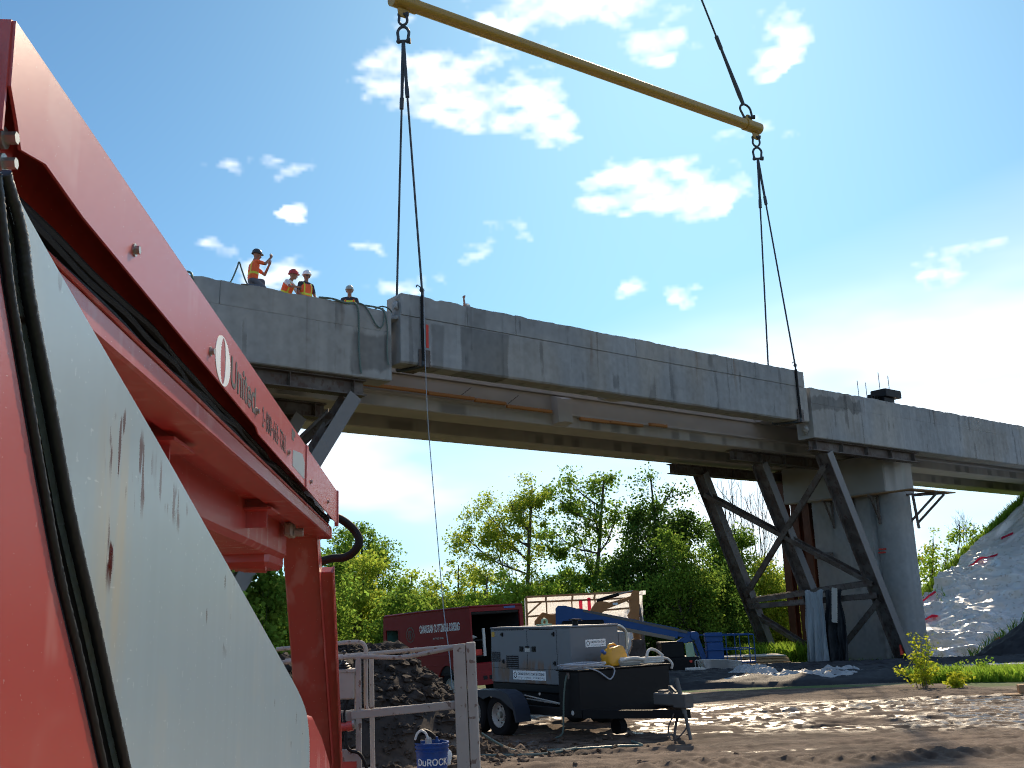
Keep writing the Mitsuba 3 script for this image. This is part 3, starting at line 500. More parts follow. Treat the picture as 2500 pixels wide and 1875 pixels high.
def pebbled(pts, r, sd):
    m = rings(curve(pts, 40), r, 18); n = m.vertex_normals; k = meshkit.noise(m.vertices * 260, sd) + meshkit.noise(m.vertices * 420, sd + 5); m.vertices = m.vertices + n * ((k - 1.0) * .0016)[:, None]; return m
part(lift, 'seal', pebbled([Bm(a - .002, HC + .002, b) for a, b in reversed(sl_)], .0105, 3), 'rubber', True, label='right-hand black pebbled rubber seal')
part(lift, 'seal', pebbled([Bm(a + .004, HC - .002, b) for a, b in sr_], .0075, 4), 'rubber', True, label='left-hand thinner black rubber seal')
part(lift, 'rear_cowl', rounded_plate([(5.3, .8), (5.3, 1.62), (5.7, 1.72), (6.29, 1.665), (6.87, 1.485), (7.38, 1.27), (7.66, 1.08), (7.78, .8)], HC - .06, .03), 'red_paint', 35)
part(lift, 'bracket_plate', xf(cat([box((1.62, .735, 2.93), (1.76, .747, 3.17)), box((1.615, .735, 2.93), (1.622, .80, 3.2))]), MU), 'red_paint', False)
for u, z, r in ((1.695, 3.048, .0115), (1.70, 3.002, .0105)):
    b = part(lift, 'bracket_bolt', cat([hexbolt(MC @ trimesh.transformations.translation_matrix([u, z, -.734]), r, .032, False), xf(trimesh.creation.cylinder(radius=r * 1.7, height=.008, sections=24), MC @ trimesh.transformations.translation_matrix([u, z, -.726]))]), 'bolt_zinc', False)
part(lift, 'chassis', xf(cat([cbox((.2, .72, .95), (5.2, 2.3, 1.45), .05), cbox((-.6, .9, .78), (6.4, 2.5, 1.02), .05), cbox((.3, .8, 1.4), (2.2, 2.2, 2.5), .06)]), MU), 'red_paint', False)
for u in (0.2, 4.6): part(lift, 'wheel', xf(cyl([u, .85, .98], [u, 1.2, .98], .46, 28), MU), 'tyre')
# the work platform
pf = f'{lift}__platform'; used.add(pf)
ZT = lambda x: .045 * (x + 1.5)
def Pp(x, y, z): return V([x, y, z + ZT(x)])
scene[pf] = mikit.ply(cat([cbox((-2.4, 9.9, .60), (-.5, 10.72, .66), .01)]), 'beige_paint', smooth=False)
prt = lambda n, m, a='beige_paint', sm=32, label=None: part(pf, n, m, a, sm, label)
prt('rail', tube([Pp(-2.35, 9.9, 1.865), Pp(-1.85, 9.9, 1.87), Pp(-1.52, 9.9, 1.86), Pp(-1.34, 9.9, 1.842), Pp(-1.12, 9.9, 1.825), Pp(-.86, 9.9, 1.85), Pp(-.58, 9.9, 1.882)], .022, 10, 6), label='bent nearer top rail')
prt('rail', tube([Pp(-2.42, 10.65, 1.86), Pp(-1.9, 10.65, 1.86), Pp(-.60, 10.66, 1.865), Pp(-.54, 10.5, 1.865), Pp(-.53, 9.95, 1.875)], .022, 10, 5))
prt('gate_loop', tube([Pp(-2.36, 10.0, 1.99), Pp(-1.83, 10.0, 2.0), Pp(-1.62, 10.0, 2.0), Pp(-1.535, 10.0, 1.985), Pp(-1.50, 10.0, 1.93), Pp(-1.497, 10.0, 1.84), Pp(-1.495, 10.0, 1.40), Pp(-1.47, 10.0, 1.37)], .021, 10, 6), label='bent tube loop of the gate')
prt('post', bar(Pp(-1.555, 9.9, 1.86), Pp(-1.545, 9.9, .60), .052, .04, up=(0, 1, 0), ch=.004)); prt('post', bar(Pp(-1.535, 10.62, 1.86), Pp(-1.52, 10.62, .60), .045, .04, up=(0, 1, 0), ch=.004)); prt('post', bar(Pp(-2.36, 9.9, 1.86), Pp(-2.36, 9.9, .60), .05, .04, up=(0, 1, 0)))
prt('post', cat([bar(Pp(-.588, 9.84, 1.905), Pp(-.565, 9.84, .55), .115, .09, up=(0, 1, 0), ch=.006), bar(Pp(-.482, 9.90, 1.912), Pp(-.455, 9.90, .55), .085, .20, up=(0, 1, 0), ch=.006), bar(Pp(-.54, 9.86, 1.905), Pp(-.51, 9.86, .55), .012, .11, up=(0, 1, 0))]), label='broad dented corner post')
prt('mid_rail', bar(Pp(-1.62, 9.9, 1.335), Pp(-.60, 9.9, 1.352), .05, .074, ch=.006)); prt('mid_rail', bar(Pp(-2.36, 9.9, 1.335), Pp(-1.72, 9.9, 1.335), .05, .06, ch=.006)); prt('mid_rail', bar(Pp(-2.36, 10.66, 1.30), Pp(-.6, 10.66, 1.30), .04, .05, ch=.004))
prt('kick_plate', cat([cbox(Pp(-1.79, 9.88, .93), Pp(-1.56, 9.91, 1.03), .003), xf(trimesh.creation.cylinder(radius=.018, height=.02, sections=20), frame(Pp(-1.62, 9.877, .985), (1, 0, 0), z=(0, -1, 0)))]))
prt('kick_plate', cbox(Pp(-1.79, 9.87, .62), Pp(-1.565, 9.90, .925), .003), 'red_paint')
cb = prt('control_box', cat([cbox(Pp(-1.83, 9.86, 1.49), Pp(-1.585, 10.10, 1.745), .012), cbox(Pp(-1.84, 9.85, 1.735), Pp(-1.575, 10.11, 1.752), .004)]), label='beige control box with rust stains')
prt('joystick', cat([lathe([(.075, 0), (.08, .012), (.06, .02), (.065, .032), (.045, .04), (.05, .052), (.03, .062), (.026, .085), (.007, .09), (.007, .145)], frame(Pp(-1.70, 9.95, 1.752), (1, 0, 0), z=(0, 0, 1)), 20), trimesh.creation.icosphere(2, .02).apply_translation(Pp(-1.70, 9.95, 1.915))]), 'rubber')
prt('cylinder', cat([cyl(Pp(-1.85, 9.80, 1.245), Pp(-1.625, 9.80, 1.245), .038, 20), cyl(Pp(-1.64, 9.80, 1.245), Pp(-1.59, 9.80, 1.25), .046, 20)]), 'red_paint'); prt('cylinder_cap', cyl(Pp(-1.59, 9.8, 1.26), Pp(-1.57, 9.8, 1.262), .044, 20), 'bolt_zinc')
prt('bracket', cat([plate_ for plate_ in [box(Pp(-1.592, 9.90, 1.36), Pp(-1.584, 10.0, 1.55)), box(Pp(-1.78, 9.91, 1.29), Pp(-1.6, 9.93, 1.36))]]), smooth_ if False else 'beige_paint', False)
prt('cable', cat([tube([Pp(-1.74, 9.92, 1.49), Pp(-1.72, 9.86, 1.38), Pp(-1.70, 9.84, 1.22), Pp(-1.66, 9.82, 1.12)], .013, 7), tube([Pp(-1.65, 9.92, 1.49), Pp(-1.68, 9.86, 1.36), Pp(-1.66, 9.84, 1.20)], .011, 7), tube([Pp(-1.66, 9.80, 1.20), Pp(-1.64, 9.78, 1.08), Pp(-1.60, 9.78, 1.03), Pp(-1.53, 9.8, 1.0), Pp(-1.48, 9.8, .92), Pp(-1.45, 9.82, .80), Pp(-1.44, 9.85, .68)], .015, 8)]), 'hose_black')
# pail and what stands in it
FZ = .66
pail = thing('pail', 'blue plastic pail with white lettering standing in the work platform', 'pail')
PC = V([-.885, 10.12, FZ]); MP_ = frame(PC, (1, 0, 0), z=(0, 0, 1))
part(pail, 'body', lathe([(0, .004), (.132, .004), (.135, .0), (.152, .30), (.160, .30), (.162, .315), (.153, .318), (.155, .335), (.163, .335), (.164, .352), (.156, .354), (.158, .368), (.165, .37), (.165, .382), (.152, .382), (.130, .02), (0, .02)], MP_, 36), 'pail_blue', 30)
def wrap(m, R, z0, ang0):
    v = m.vertices.copy(); a = ang0 + v[:, 0] / R; r = R + v[:, 2]; m.vertices = np.stack([r * np.sin(a), -r * np.cos(a), v[:, 1] + z0], 1); return m
tx = meshkit.text_mesh('DuROCK', .058, .0012, True); tx.apply_translation([-tx.bounds.mean(0)[0], 0, 0])
part(pail, 'lettering', xf(wrap(tx, .1500, .185, .14), MP_), 'white_print', False)
part(pail, 'handle', tube([PC + V([.158 * math.cos(a), .158 * math.sin(a), .335 - .14 * abs(math.sin(a / 1.0)) ]) for a in np.linspace(0, math.pi, 9)], .003, 6), 'bolt_zinc')
PW = lambda x, y, z: PC + V([x, y, z])
hd = thing('hand_drill', 'dark power tool with a grey and pink grip sticking out of the blue pail', 'tool')
part(hd, 'body', cat([tube([PW(-.13, -.02, .30), PW(-.135, -.02, .42), PW(-.10, 0, .475), PW(-.03, 0, .46), PW(.02, 0, .42)], .03, 10)]), 'hose_black'); part(hd, 'strap', tube([PW(-.155, -.04, .41), PW(-.13, -.05, .47), PW(-.09, -.045, .49), PW(-.05, -.04, .46), PW(-.03, -.05, .41)], .012, 8), 'jug_white'); part(hd, 'grip', cbox(PW(-.06, -.06, .36), PW(.0, -.0, .43), .012), 'soft_white')
bt = thing('bottle', 'small bright blue bottle standing in the pail', 'bottle'); part(bt, 'body', lathe([(0, .2), (.028, .2), (.028, .42), (.012, .44), (.012, .46), (0, .46)], frame(PW(.05, -.02, -.03), (1, 0, 0), z=(0, 0, 1)), 14), 'blue_machine')
# ------------------------------------------------------------------ spreader beam, shackles and slings
sp = thing('spreader_beam', 'long yellow steel lifting beam hanging above the girder', 'lifting beam')
A_, B_ = W(-9.25, .41, 21.95), W(9.72, .41, 22.80); ax = unit(B_ - A_); upv = unit(V([0, 0, 1]) - ax * ax[2])
part(sp, 'pipe', cyl(A_ + ax * .9, B_ - ax * .95, .225, 28), 'yellow_paint')
for o, q, d in ((A_, A_ + ax * .93, 1), (B_ - ax * .98, B_, 2)):
    part(sp, 'end_sleeve', cat([cyl(o, q, .262, 28)]), 'yellow_paint')
for e, sg in ((A_ + ax * .42, -1), (B_ - ax * .28, 1)):
    M = frame(e, ax, z=np.cross(ax, upv)); M[:3, 3] -= M[:3, 2] * .03
    hole = lambda y: Polygon([(.06 * math.cos(a), y + .06 * math.sin(a)) for a in np.linspace(0, 6.2, 16)])
    low = Polygon([(-.25, 0), (.25, 0), (.20, -.42), (.1, -.56), (-.1, -.56), (-.20, -.42)]).difference(hole(-.45)); part(sp, 'lower_lug', prism(low, M, .06), 'yellow_paint', False)
    M2 = frame(e - ax * .38 * sg, ax, z=np.cross(ax, upv)); M2[:3, 3] -= M2[:3, 2] * .03
    hi = Polygon([(-.28, .2), (.28, .2), (.16, .44), (.06, .52), (-.10, .50), (-.16, .38)]).difference(hole(.40)); part(sp, 'upper_lug', prism(hi, M2, .06), 'yellow_paint', False)
def shackle(label, pin, d, right, size, wire):
    """A bow shackle: its pin at one point, its bow in direction d."""
    k = thing('shackle', label, 'shackle', None); d = unit(d); right = unit(right); s = size
    pts = [pin + right * s * .42, pin + right * s * .47 + d * s * .5, pin + right * s * .50 + d * s * .95, pin + right * s * .30 + d * s * 1.32, pin + d * s * 1.45, pin - right * s * .30 + d * s * 1.32, pin - right * s * .50 + d * s * .95, pin - right * s * .47 + d * s * .5, pin - right * s * .42]
    part(k, 'bow', tube(pts, wire, 8, 5), 'cable_steel'); part(k, 'pin', cat([cyl(pin - right * s * .60, pin + right * s * .62, wire * 1.05, 10), cyl(pin + right * s * .5, pin + right * s * .68, wire * 1.9, 8), trimesh.creation.icosphere(1, wire * 1.7).apply_translation(pin - right * s * .42), trimesh.creation.icosphere(1, wire * 1.7).apply_translation(pin + right * s * .42)]), 'cable_steel'); return k
RT = V([1.0, 0, 0]); DN = V([0, 0, -1.0])
EL = A_ + ax * .42; ER = B_ - ax * .28
pL = EL + DN * .46; shackle('upper shackle under the left end of the yellow beam', pL, DN, RT, .27, .045)
shackle('lower shackle linking the left slings to the one above', pL + DN * .98, -DN, RT, .36, .05)
pR = ER + DN * .46; shackle('upper shackle under the right end of the yellow beam', pR, DN, RT, .30, .045)
shackle('lower shackle linking the right slings to the one above', pR + DN * 1.02, -DN, RT, .36, .05)
tL = pL + DN * 1.02; tR = pR + DN * 1.06
TOPR = ER - ax * .38 + upv * .40; HD = unit(W(6.52, .4, 28.0) - TOPR); shackle('shackle on top of the right end of the yellow beam', TOPR, HD, RT, .42, .05)
TOPL = EL + ax * .38 + upv * .40
def sling(label, pts, r, ferr, group=None):
    k = thing('wire_sling', label, 'sling', group); p = V(pts, float); part(k, 'rope', tube(p, r, 7, 0), 'cable_steel')
    for a, b in ferr: part(k, 'ferrule', cyl(a, b, r * 1.75, 10), 'cable_steel')
    return k
def leg(k_label, topp, s, t, zt, fer, zb, r=.036):
    a = V(topp); b = W(s, t, zt); d = unit(b - a); f0 = a + d * fer
    pts = [a, a + d * .25, b, W(s, t, zb)]
    k = thing('wire_sling', k_label, 'sling'); part(k, 'rope', tube(pts, r, 7, 0), 'cable_steel'); part(k, 'eye', rings([a, a + d * fer], [r * 1.7, r * 1.45], 8), 'cable_steel'); part(k, 'ferrule', cyl(f0, f0 + d * .38, r * 1.95, 10), 'cable_steel')
    return k
fr_l = leg('wire sling leg down the front face at the left end of the girder', tL, -8.56, -.07, 11.9, 1.62, 9.62)
bk_l = leg('wire sling leg behind the left end of the girder', tL, -8.86, .90, 11.9, 1.95, 9.62)
fr_r = leg('wire sling leg down the front face at the right end of the girder', tR, 9.98, -.07, 11.9, 1.75, 9.62)
bk_r = leg('wire sling leg behind the right end of the girder', tR, 9.45, .90, 11.9, 1.85, 9.62)
for k, s, s2 in ((fr_l, -8.56, -8.86), (fr_r, 9.98, 9.45)):
    part(k, 'soffit_run', tube([W(s, -.07, 9.66), W(s - .01, -.03, 9.56), W(s2 * .5 + s * .5, .42, 9.545), W(s2, .86, 9.56), W(s2, .90, 9.66)], .05, 8, 5), 'cable_steel')
    part(k, 'sleeve', cat([tube([W(s, -.075, 11.75), W(s, -.075, 10.6), W(s + .02, -.075, 9.70)], .055, 8, 4)]), 'hose_black', label='dark protective sleeve of the sling')
    part(k, 'corner_pad', xf(cat([box((s - .13, -.058, 9.54), (s + .27, -.030, 10.06)), box((s - .13, -.058, 9.535), (s + .27, .9, 9.565))]), MB), 'rusty_steel', False, label='dark steel corner pad under the sling')
    part(k, 'clamp', cat([rock(W(s, -.07, 11.93), (.09, .09, .11), rng), tube([W(s, -.1, 11.95), W(s - .2, -.12, 12.04), W(s - .24, -.12, 11.97)], .016, 6)]), 'cable_steel')
hz = TOPR + HD * .58
k = thing('hoist_sling', 'crane sling rising out of the picture from the right end of the yellow beam', 'sling')
part(k, 'rope', tube([hz, hz + HD * 12], .042, 8, 0), 'cable_steel'); part(k, 'eye', rings([hz - HD * .02, hz + HD * .5, hz + HD * 2.7], [.075, .10, .062], 8), 'cable_steel'); part(k, 'ferrule', cyl(hz + HD * 2.6, hz + HD * 3.2, .085, 10), 'cable_steel')
shackle('shackle on top of the left end of the yellow beam, above the picture', TOPL, unit(V([.2, .1, 1])), RT, .42, .05)
tl = thing('tag_line', 'thin grey tag line hanging from the left sling down past the red van', 'rope')
xs = [(-8.56, 11.95, 0), (-8.55, 10.1, 0), (-8.5, 8.0, .02), (-8.42, 6.6, .05), (-8.3, 5.0, .06), (-8.2, 3.6, .08), (-8.1, 2.3, .1), (-7.95, 1.2, .1), (-7.8, .25, 0)]
part(tl, 'rope', tube([W(s, -.16 - q, z) for s, z, q in xs], .014, 5, 6), 'rope_grey')

# ------------------------------------------------------------------ hoses on the girders
def hose(name, label, pts, r=.03, m='hose_green', c='hose', grp=None): return solo(name, tube(pts, r, 7, 8), m, label, c, 40, grp)
hose('hose', 'dark hose draped straight down the left edge girder near the red boom', [W(-16.3, .5, 11.16), W(-15.95, .15, 11.17), W(-15.70, -.045, 11.12), W(-15.66, -.05, 10.6), W(-15.70, -.045, 9.8), W(-15.66, -.045, 9.2)], .03)
hose('hose', 'hose bent up into a sharp loop on top of the left girder', [W(-14.65, .4, 11.14), W(-14.45, .4, 11.25), W(-14.28, .4, 11.68), W(-14.22, .4, 11.86), W(-14.14, .4, 11.66), W(-13.98, .4, 11.3), W(-13.75, .4, 11.14)], .022)
hose('hose', 'hose lying along the top edge below the man in the white helmet', [W(-12.0, .0, 11.13), W(-11.6, -.05, 11.14), W(-11.2, -.03, 11.10), W(-10.75, .02, 11.13), W(-10.2, .02, 11.15), W(-9.85, .1, 11.14), W(-9.7, .2, 11.08)], .03)
hose('hose', 'hose hanging down the middle of the left girder with a steel end', [W(-11.0, .1, 11.16), W(-10.82, -.05, 11.10), W(-10.74, -.05, 10.7), W(-10.74, -.05, 9.9), W(-10.70, -.05, 9.35), W(-10.66, -.05, 9.06)], .026)
hose('hose', 'hose slanting across the girder face to the cable knot', [W(-10.9, .05, 11.17), W(-10.6, -.05, 11.13), W(-10.35, -.06, 10.85), W(-10.2, -.06, 10.62), W(-10.05, -.06, 10.52), W(-9.95, -.07, 10.62), W(-9.88, -.06, 10.95), W(-9.9, .02, 11.16)], .022)
hose('hose', 'thin hose dangling beside the saw cut of the left girder', [W(-9.95, .05, 11.16), W(-9.85, -.05, 10.95), W(-9.78, -.05, 10.5), W(-9.80, -.05, 10.0), W(-9.78, -.05, 9.6), W(-9.75, -.06, 9.42)], .02)
hose('hose', 'hose arching over to the broken corner of the hanging girder', [W(-10.05, .3, 11.15), W(-9.8, .3, 11.3), W(-9.55, .35, 11.32), W(-9.38, .4, 11.25), W(-9.33, .4, 11.1)], .022)
hose('hose', 'loose hose end hanging in the sky below the left leg', [W(-13.1, .35, 5.6), W(-13.1, .33, 5.0), W(-13.05, .3, 4.55), W(-12.9, .3, 4.15)], .03)
hose('hose', 'thin dark cable hanging between the trees and the red jib', [W(-16.05, .2, 2.6), W(-15.95, .2, 2.2), W(-15.7, .2, 1.5), W(-15.3, .2, .8), W(-15.2, .1, .3)], .025, 'cable_steel', 'cable')
sb = thing('steel_stand', 'dark steel beam rack with threaded rods on top of the right girder', 'steel rack')
for s, z in ((15.35, 12.0), (16.0, 11.98), (17.15, 12.6), (17.95, 12.55)): part(sb, 'rod', cyl(W(s, .5, 11.1), W(s, .5, z + .02), .016, 6), 'cable_steel')
part(sb, 'rail', xf(cat([box((15.2, .38, 11.10), (16.6, .62, 11.20)), box((16.2, .4, 11.14), (17.05, .6, 11.22)), box((16.2, .4, 11.40), (17.05, .6, 11.46))] + [box((s, .4, 11.2), (s + .07, .6, 11.42)) for s in (16.2, 16.42, 16.64, 16.86)]), MB), 'black_steel', False)
part(sb, 'block', xf(cat([cbox((16.95, .1, 11.42), (18.25, .9, 11.78), .02), cbox((17.0, .25, 11.1), (17.85, .75, 11.43), .02)]), MB), 'black_steel', False)

# ------------------------------------------------------------------ generator trailer
MT = euler((.802, 16.886, 1.991), -.93)
tr = thing('generator_trailer', 'grey generator on a black two-axle trailer with a black front box', 'trailer')
tp = lambda n, m, a, sm=32, label=None: part(tr, n, xf(m, MT), a, sm, label)
gb = tp('generator', cat([cbox((-2.251, 0, -.945), (0, 1.054, -.03), .012), cbox((-2.262, -.012, -.034), (.012, 1.066, 0), .012)]), 'generator_paint', False)
gp = lambda n, m, a, sm=False, label=None: part(gb, n, xf(m, MT), a, sm, label)
for a, b in ((-2.15, -1.25), (-1.10, -.43)): gp('door_seam', box((a, -.0035, -.058), (b, .002, -.044)), 'dark_gap')
for x in (-1.17, -.36): gp('door_seam', box((x, -.003, -.70), (x + .006, .002, -.05)), 'dark_gap')
gp('door_seam', box((-2.2, -.003, -.706), (-.1, .002, -.70)), 'dark_gap')
for x, z in ((-1.90, -.13), (-.44, -.13), (-.43, -.60), (-1.88, -.59)): gp('latch', cat([cbox((x - .03, -.022, z - .018), (x + .03, 0, z + .018), .005), cbox((x + .01, -.024, z - .035), (x + .03, 0, z + .035), .004)]), 'black_steel')
for x0, x1, z0, z1 in ((-2.22, -1.97, -.60, -.43), (-1.79, -1.43, -.70, -.49)):
    gp('vent', box((x0, -.004, z0), (x1, .002, z1)), 'dark_gap')
    for z in np.arange(z0 + .015, z1 - .01, .034): gp('slat', xf(box((x0, -.014, -.004), (x1, .004, .004)), trimesh.transformations.translation_matrix([0, 0, z]) @ trimesh.transformations.rotation_matrix(.0, [1, 0, 0])), 'generator_paint')
for x0, x1 in ((-1.39, -1.28), (-1.04, -.93)): gp('handle_recess', cat([box((x0, -.006, -.42), (x1, .002, -.33)), box((x0 + .02, -.02, -.39), (x1 - .02, 0, -.36))]), 'black_steel')
gp('lock', cbox((-1.20, -.03, -.35), (-1.12, 0, -.325), .005), 'black_steel'); gp('plate', box((-1.23, -.005, -.42), (-1.10, .002, -.36)), 'soft_white')
gp('sticker', box((-2.22, -.004, -.17), (-2.13, .002, -.08)), 'yellow_print')
def sign(M, w, h, title, sub):
    gl = [part(gb, 'sign', xf(cat([box((0, 0, 0), (w, h, .002))]), M), 'white_print', False, label='white company label')]
    part(gl[0], 'print', xf(cat([box((.006, h - .010, .0022), (w - .006, h - .006, .003)), box((.006, .006, .0022), (w - .006, .010, .003)), box((.006, .006, .0022), (.010, h - .006, .003)), box((w - .010, .006, .0022), (w - .006, h - .006, .003)), box((h * .95, h * .40, .0022), (w - .02, h * .86, .003)), text_on('@', frame((.02, h * .25, .0022), (1, 0, 0), y=(0, 1, 0)), h * .55, h * .5)]), M), 'black_print', False) if False else None
    part(gb, 'sign_print', xf(cat([text_on(title, frame((h * .95, h * .50, .0022), (1, 0, 0), y=(0, 1, 0)), w - h * 1.15, h * .30, .001, True), text_on(sub, frame((h * .95, h * .16, .0022), (1, 0, 0), y=(0, 1, 0)), w - h * 1.15, h * .16, .001), prism(oval(h * .30, h * .36).difference(oval(h * .20, h * .26)), frame((h * .45, h * .5, .0022), (1, 0, 0), y=(0, 1, 0)), .001)]), M), 'black_print', False)
sign(MT @ frame((-1.60, -.001, -.885), (1, 0, 0), y=(0, 0, 1)), .92, .15, 'CANADIAN CUTTING & CORING', '1-800-661-7361') if False else sign(MT @ frame((-1.60, -.001, -.885), (1, 0, 0), y=(0, 0, 1)), .92, .15, 'CANADIAN CUTTING & CORING', 'CUTTING  CORING')
sign(MT @ frame((.001, .32, -.355), (0, 1, 0), y=(0, 0, 1)), .44, .12, 'CANADIAN CUTTING & CORING', 'CUTTING  CORING')
gp('exhaust', cat([cyl([-.12, .22, -.02], [-.12, .22, .10], .05, 16), cbox((-.20, .14, .085), (-.03, .30, .105), .01)]), 'black_steel', 30)
gp('lifting_eye', cat([rings(V([[-1.3 + .0 * math.cos(a), .5 + .055 * math.cos(a), .06 + .055 * math.sin(a)] for a in np.linspace(0, 2 * math.pi, 17)]), .02, 8), cbox((-1.42, .40, 0), (-1.24, .62, .03), .006)]), 'pale_green', 30)
gp('side_pipe', tube([(-.10, 1.06, -.04), (-.10, 1.18, -.05), (-.10, 1.29, -.12), (-.10, 1.31, -.25), (-.10, 1.31, -.42)], .035, 10), 'bolt_zinc', 30)
gp('filter_box', cbox((-.40, 1.066, -.45), (-.02, 1.24, -.14), .02), 'generator_paint')
tp('skid', cat([cbox((-2.25, .02, -1.08), (.1, 1.03, -.947), .01), box((-2.2, .1, -1.3), (.1, .95, -1.075))]), 'black_steel', False)
tp('front_box', cat([cbox((.168, -.423, -1.357), (.672, 1.535, -.68), .015), cbox((.14, -.445, -.682), (.695, 1.555, -.661), .006)]), 'black_steel', False, 'flat-topped black steel box at the front of the trailer')
tp('box_latch', cat([cbox((.40, -.44, -.80), (.46, -.42, -.70), .004)]), 'rusty_steel')
tp('frame', cat([cbox((-2.6, -.42, -1.37), (.70, -.35, -1.24), .006), cbox((-2.6, 1.40, -1.37), (.70, 1.47, -1.24), .006)] + [box((x, -.36, -1.36), (x + .07, 1.41, -1.25)) for x in (-2.6, -1.5, -.4, .62)] + [bar((.70, -.385, -1.31), (2.0, .50, -1.31), .07, .12), bar((.70, 1.435, -1.31), (2.0, .55, -1.31), .07, .12)]), 'black_steel', False)
tp('side_rod', cat([cyl([-.9, -.30, -1.10], [.15, -.34, -1.19], .012, 6), cyl([-.9, -.25, -1.16], [.15, -.28, -1.21], .012, 6)]), 'rim_steel')
tp('reflector', cyl([.50, -.43, -1.30], [.50, -.425, -1.30], .035, 16), 'soft_white'); tp('reflector', cyl([-.32, -.43, -1.05], [-.32, -.42, -1.05], .02, 10), 'soft_white')
def fender(y0, y1):
    pr = [(-2.40, -1.47), (-2.36, -1.26), (-2.24, -1.10), (-2.05, -1.02), (-.98, -1.00), (-.80, -1.05), (-.68, -1.16), (-.60, -1.30), (-.575, -1.48)]; P = V([[(x, y, z) for y in (y0, y1)] for x, z in pr]); o = grid_mesh(P); pl = Polygon(pr + [(-.60, -1.48), (-.66, -1.30), (-1.0, -1.14), (-1.30, -1.10), (-1.50, -1.16), (-1.70, -1.10), (-2.0, -1.14), (-2.34, -1.34), (-2.38, -1.47)])
    return cat([o, prism(pl, frame((0, y0 + .012, 0), (1, 0, 0), y=(0, 0, 1)), .012)])
tp('fender', fender(-.72, -.42), 'fender_blue', 40); tp('fender', fender(1.47, 1.77), 'fender_blue', 40)
tyre_prof = [(.20, -.105), (.30, -.11), (.335, -.09), (.345, -.06), (.345, .06), (.335, .09), (.30, .11), (.20, .105), (.19, .0), (.20, -.105)]
rim_prof = [(.0, .03), (.05, .03), (.055, .05), (.09, .052), (.10, .03), (.155, .035), (.185, .07), (.20, .095), (.205, .10)]
for x in (-1.15, -1.86):
    for y, sgn in ((-.56, -1), (1.61, 1)):
        Mw = MT @ frame((x, y, -1.40), (1, 0, 0), z=(0, sgn, 0)); wk = part(tr, 'wheel', lathe(tyre_prof, Mw, 36), 'tyre', 30)
        part(wk, 'rim', lathe(rim_prof, Mw, 28), 'rim_steel', 30)
        for a in np.arange(8) * math.pi / 4: part(wk, 'rim_hole', xf(trimesh.creation.cylinder(radius=.016, height=.01, sections=10), Mw @ trimesh.transformations.translation_matrix([.13 * math.cos(a), .13 * math.sin(a), .034])), 'dark_gap', False)
        part(wk, 'hub', xf(trimesh.creation.cylinder(radius=.045, height=.07, sections=16), Mw @ trimesh.transformations.translation_matrix([0, 0, .06])), 'bolt_zinc', 30)
tp('axle', cat([cyl([x, -.5, -1.40], [x, 1.6, -1.40], .035, 10) for x in (-1.15, -1.86)]), 'black_steel')
tp('jack', cat([cyl([1.90, .45, -.80], [2.02, .46, -1.30], .035, 12), cyl([2.02, .46, -1.28], [2.10, .46, -1.66], .026, 12), cbox((1.84, .40, -1.22), (2.10, .58, -1.02), .01), bar((1.72, .5, -.93), (1.86, .46, -1.0), .03, .03)]), 'tarnished')
tp('coupler', cat([cbox((1.42, .40, -1.20), (2.02, .64, -1.02), .02), cbox((1.48, .45, -1.04), (1.62, .60, -.985), .01), cbox((1.66, .50, -1.10), (1.72, .56, -.92), .006)]), 'tarnished'); tp('chain', cat([tube([(1.9, .35, -1.3), (1.8, .32, -1.5), (1.86, .3, -1.66), (2.0, .35, -1.6), (2.05, .5, -1.45)], .012, 5), tube([(1.75, .6, -1.3), (1.72, .55, -1.5), (1.72, .5, -1.7)], .02, 6), tube([(1.72, .5, -1.0), (1.76, .42, -1.0), (1.9, .4, -1.05)], .012, 5)]), 'rusty_steel')
tp('box_cable', tube([(.42, -.45, -.74), (.40, -.47, -.86), (.36, -.48, -1.1), (.33, -.48, -1.4), (.3, -.5, -1.62), (.1, -.55, -1.70)], .014, 6), 'hose_green')
tl_ = lambda pts: [(MT @ V([*p, 1.0]))[:3] for p in pts]
solo('dolly_wheel', xf(cyl([.30, .62, -1.60], [.30, .76, -1.60], .12, 22), MT), 'tyre', 'small black wheel lying under the front box of the trailer', 'wheel')
# what lies on the trailer
can = thing('jerry_can', 'yellow plastic fuel can leaning against the generator on the black box', 'fuel can')
Mc = MT @ euler((.38, .62, -.66), .12, -.16, .06)
part(can, 'body', xf(trimesh.smoothing.filter_taubin(trimesh.convex.convex_hull(V([(x, y, z) for x in (-.10, .10) for y, z in ((-.20, .0), (.23, 0), (.20, .25), (.14, .31), (-.12, .29), (-.22, .20))])).subdivide().subdivide(), iterations=6), Mc), 'can_yellow', True); part(can, 'handle', xf(tube([(0, -.10, .29), (0, -.06, .34), (0, .06, .345), (0, .11, .30)], .018, 8), Mc), 'can_yellow'); part(can, 'spout', xf(cat([cyl([0, -.19, .22], [0, -.26, .27], .03, 12)]), Mc), 'blue_print')
rc = []
for i in range(7):
    a = np.linspace(0, 2 * math.pi, 22) + i * .4; rc.append(tube([(.46 + .012 * i * math.cos(3 * i) + (.17 + .008 * i) * math.cos(q) * (1 if i % 2 else .9), -.16 + .02 * math.sin(5 * i) + (.36 + .012 * i) * math.sin(q), -.645 + .011 * i + .008 * math.sin(3 * q + i)) for q in a], .011, 6, 3))
rc.append(tube([(.62, -.30, -.63), (.70, -.22, -.645), (.715, -.05, -.70), (.712, .12, -.80), (.712, .19, -.83), (.712, .26, -.78), (.712, .29, -.70), (.70, .24, -.645), (.6, .12, -.63)], .011, 6, 8))
solo('rope_coil', xf(cat(rc), MT), 'rope_grey', 'pale grey rope coiled on the black trailer box, one loop hanging down', 'rope')
fh = []
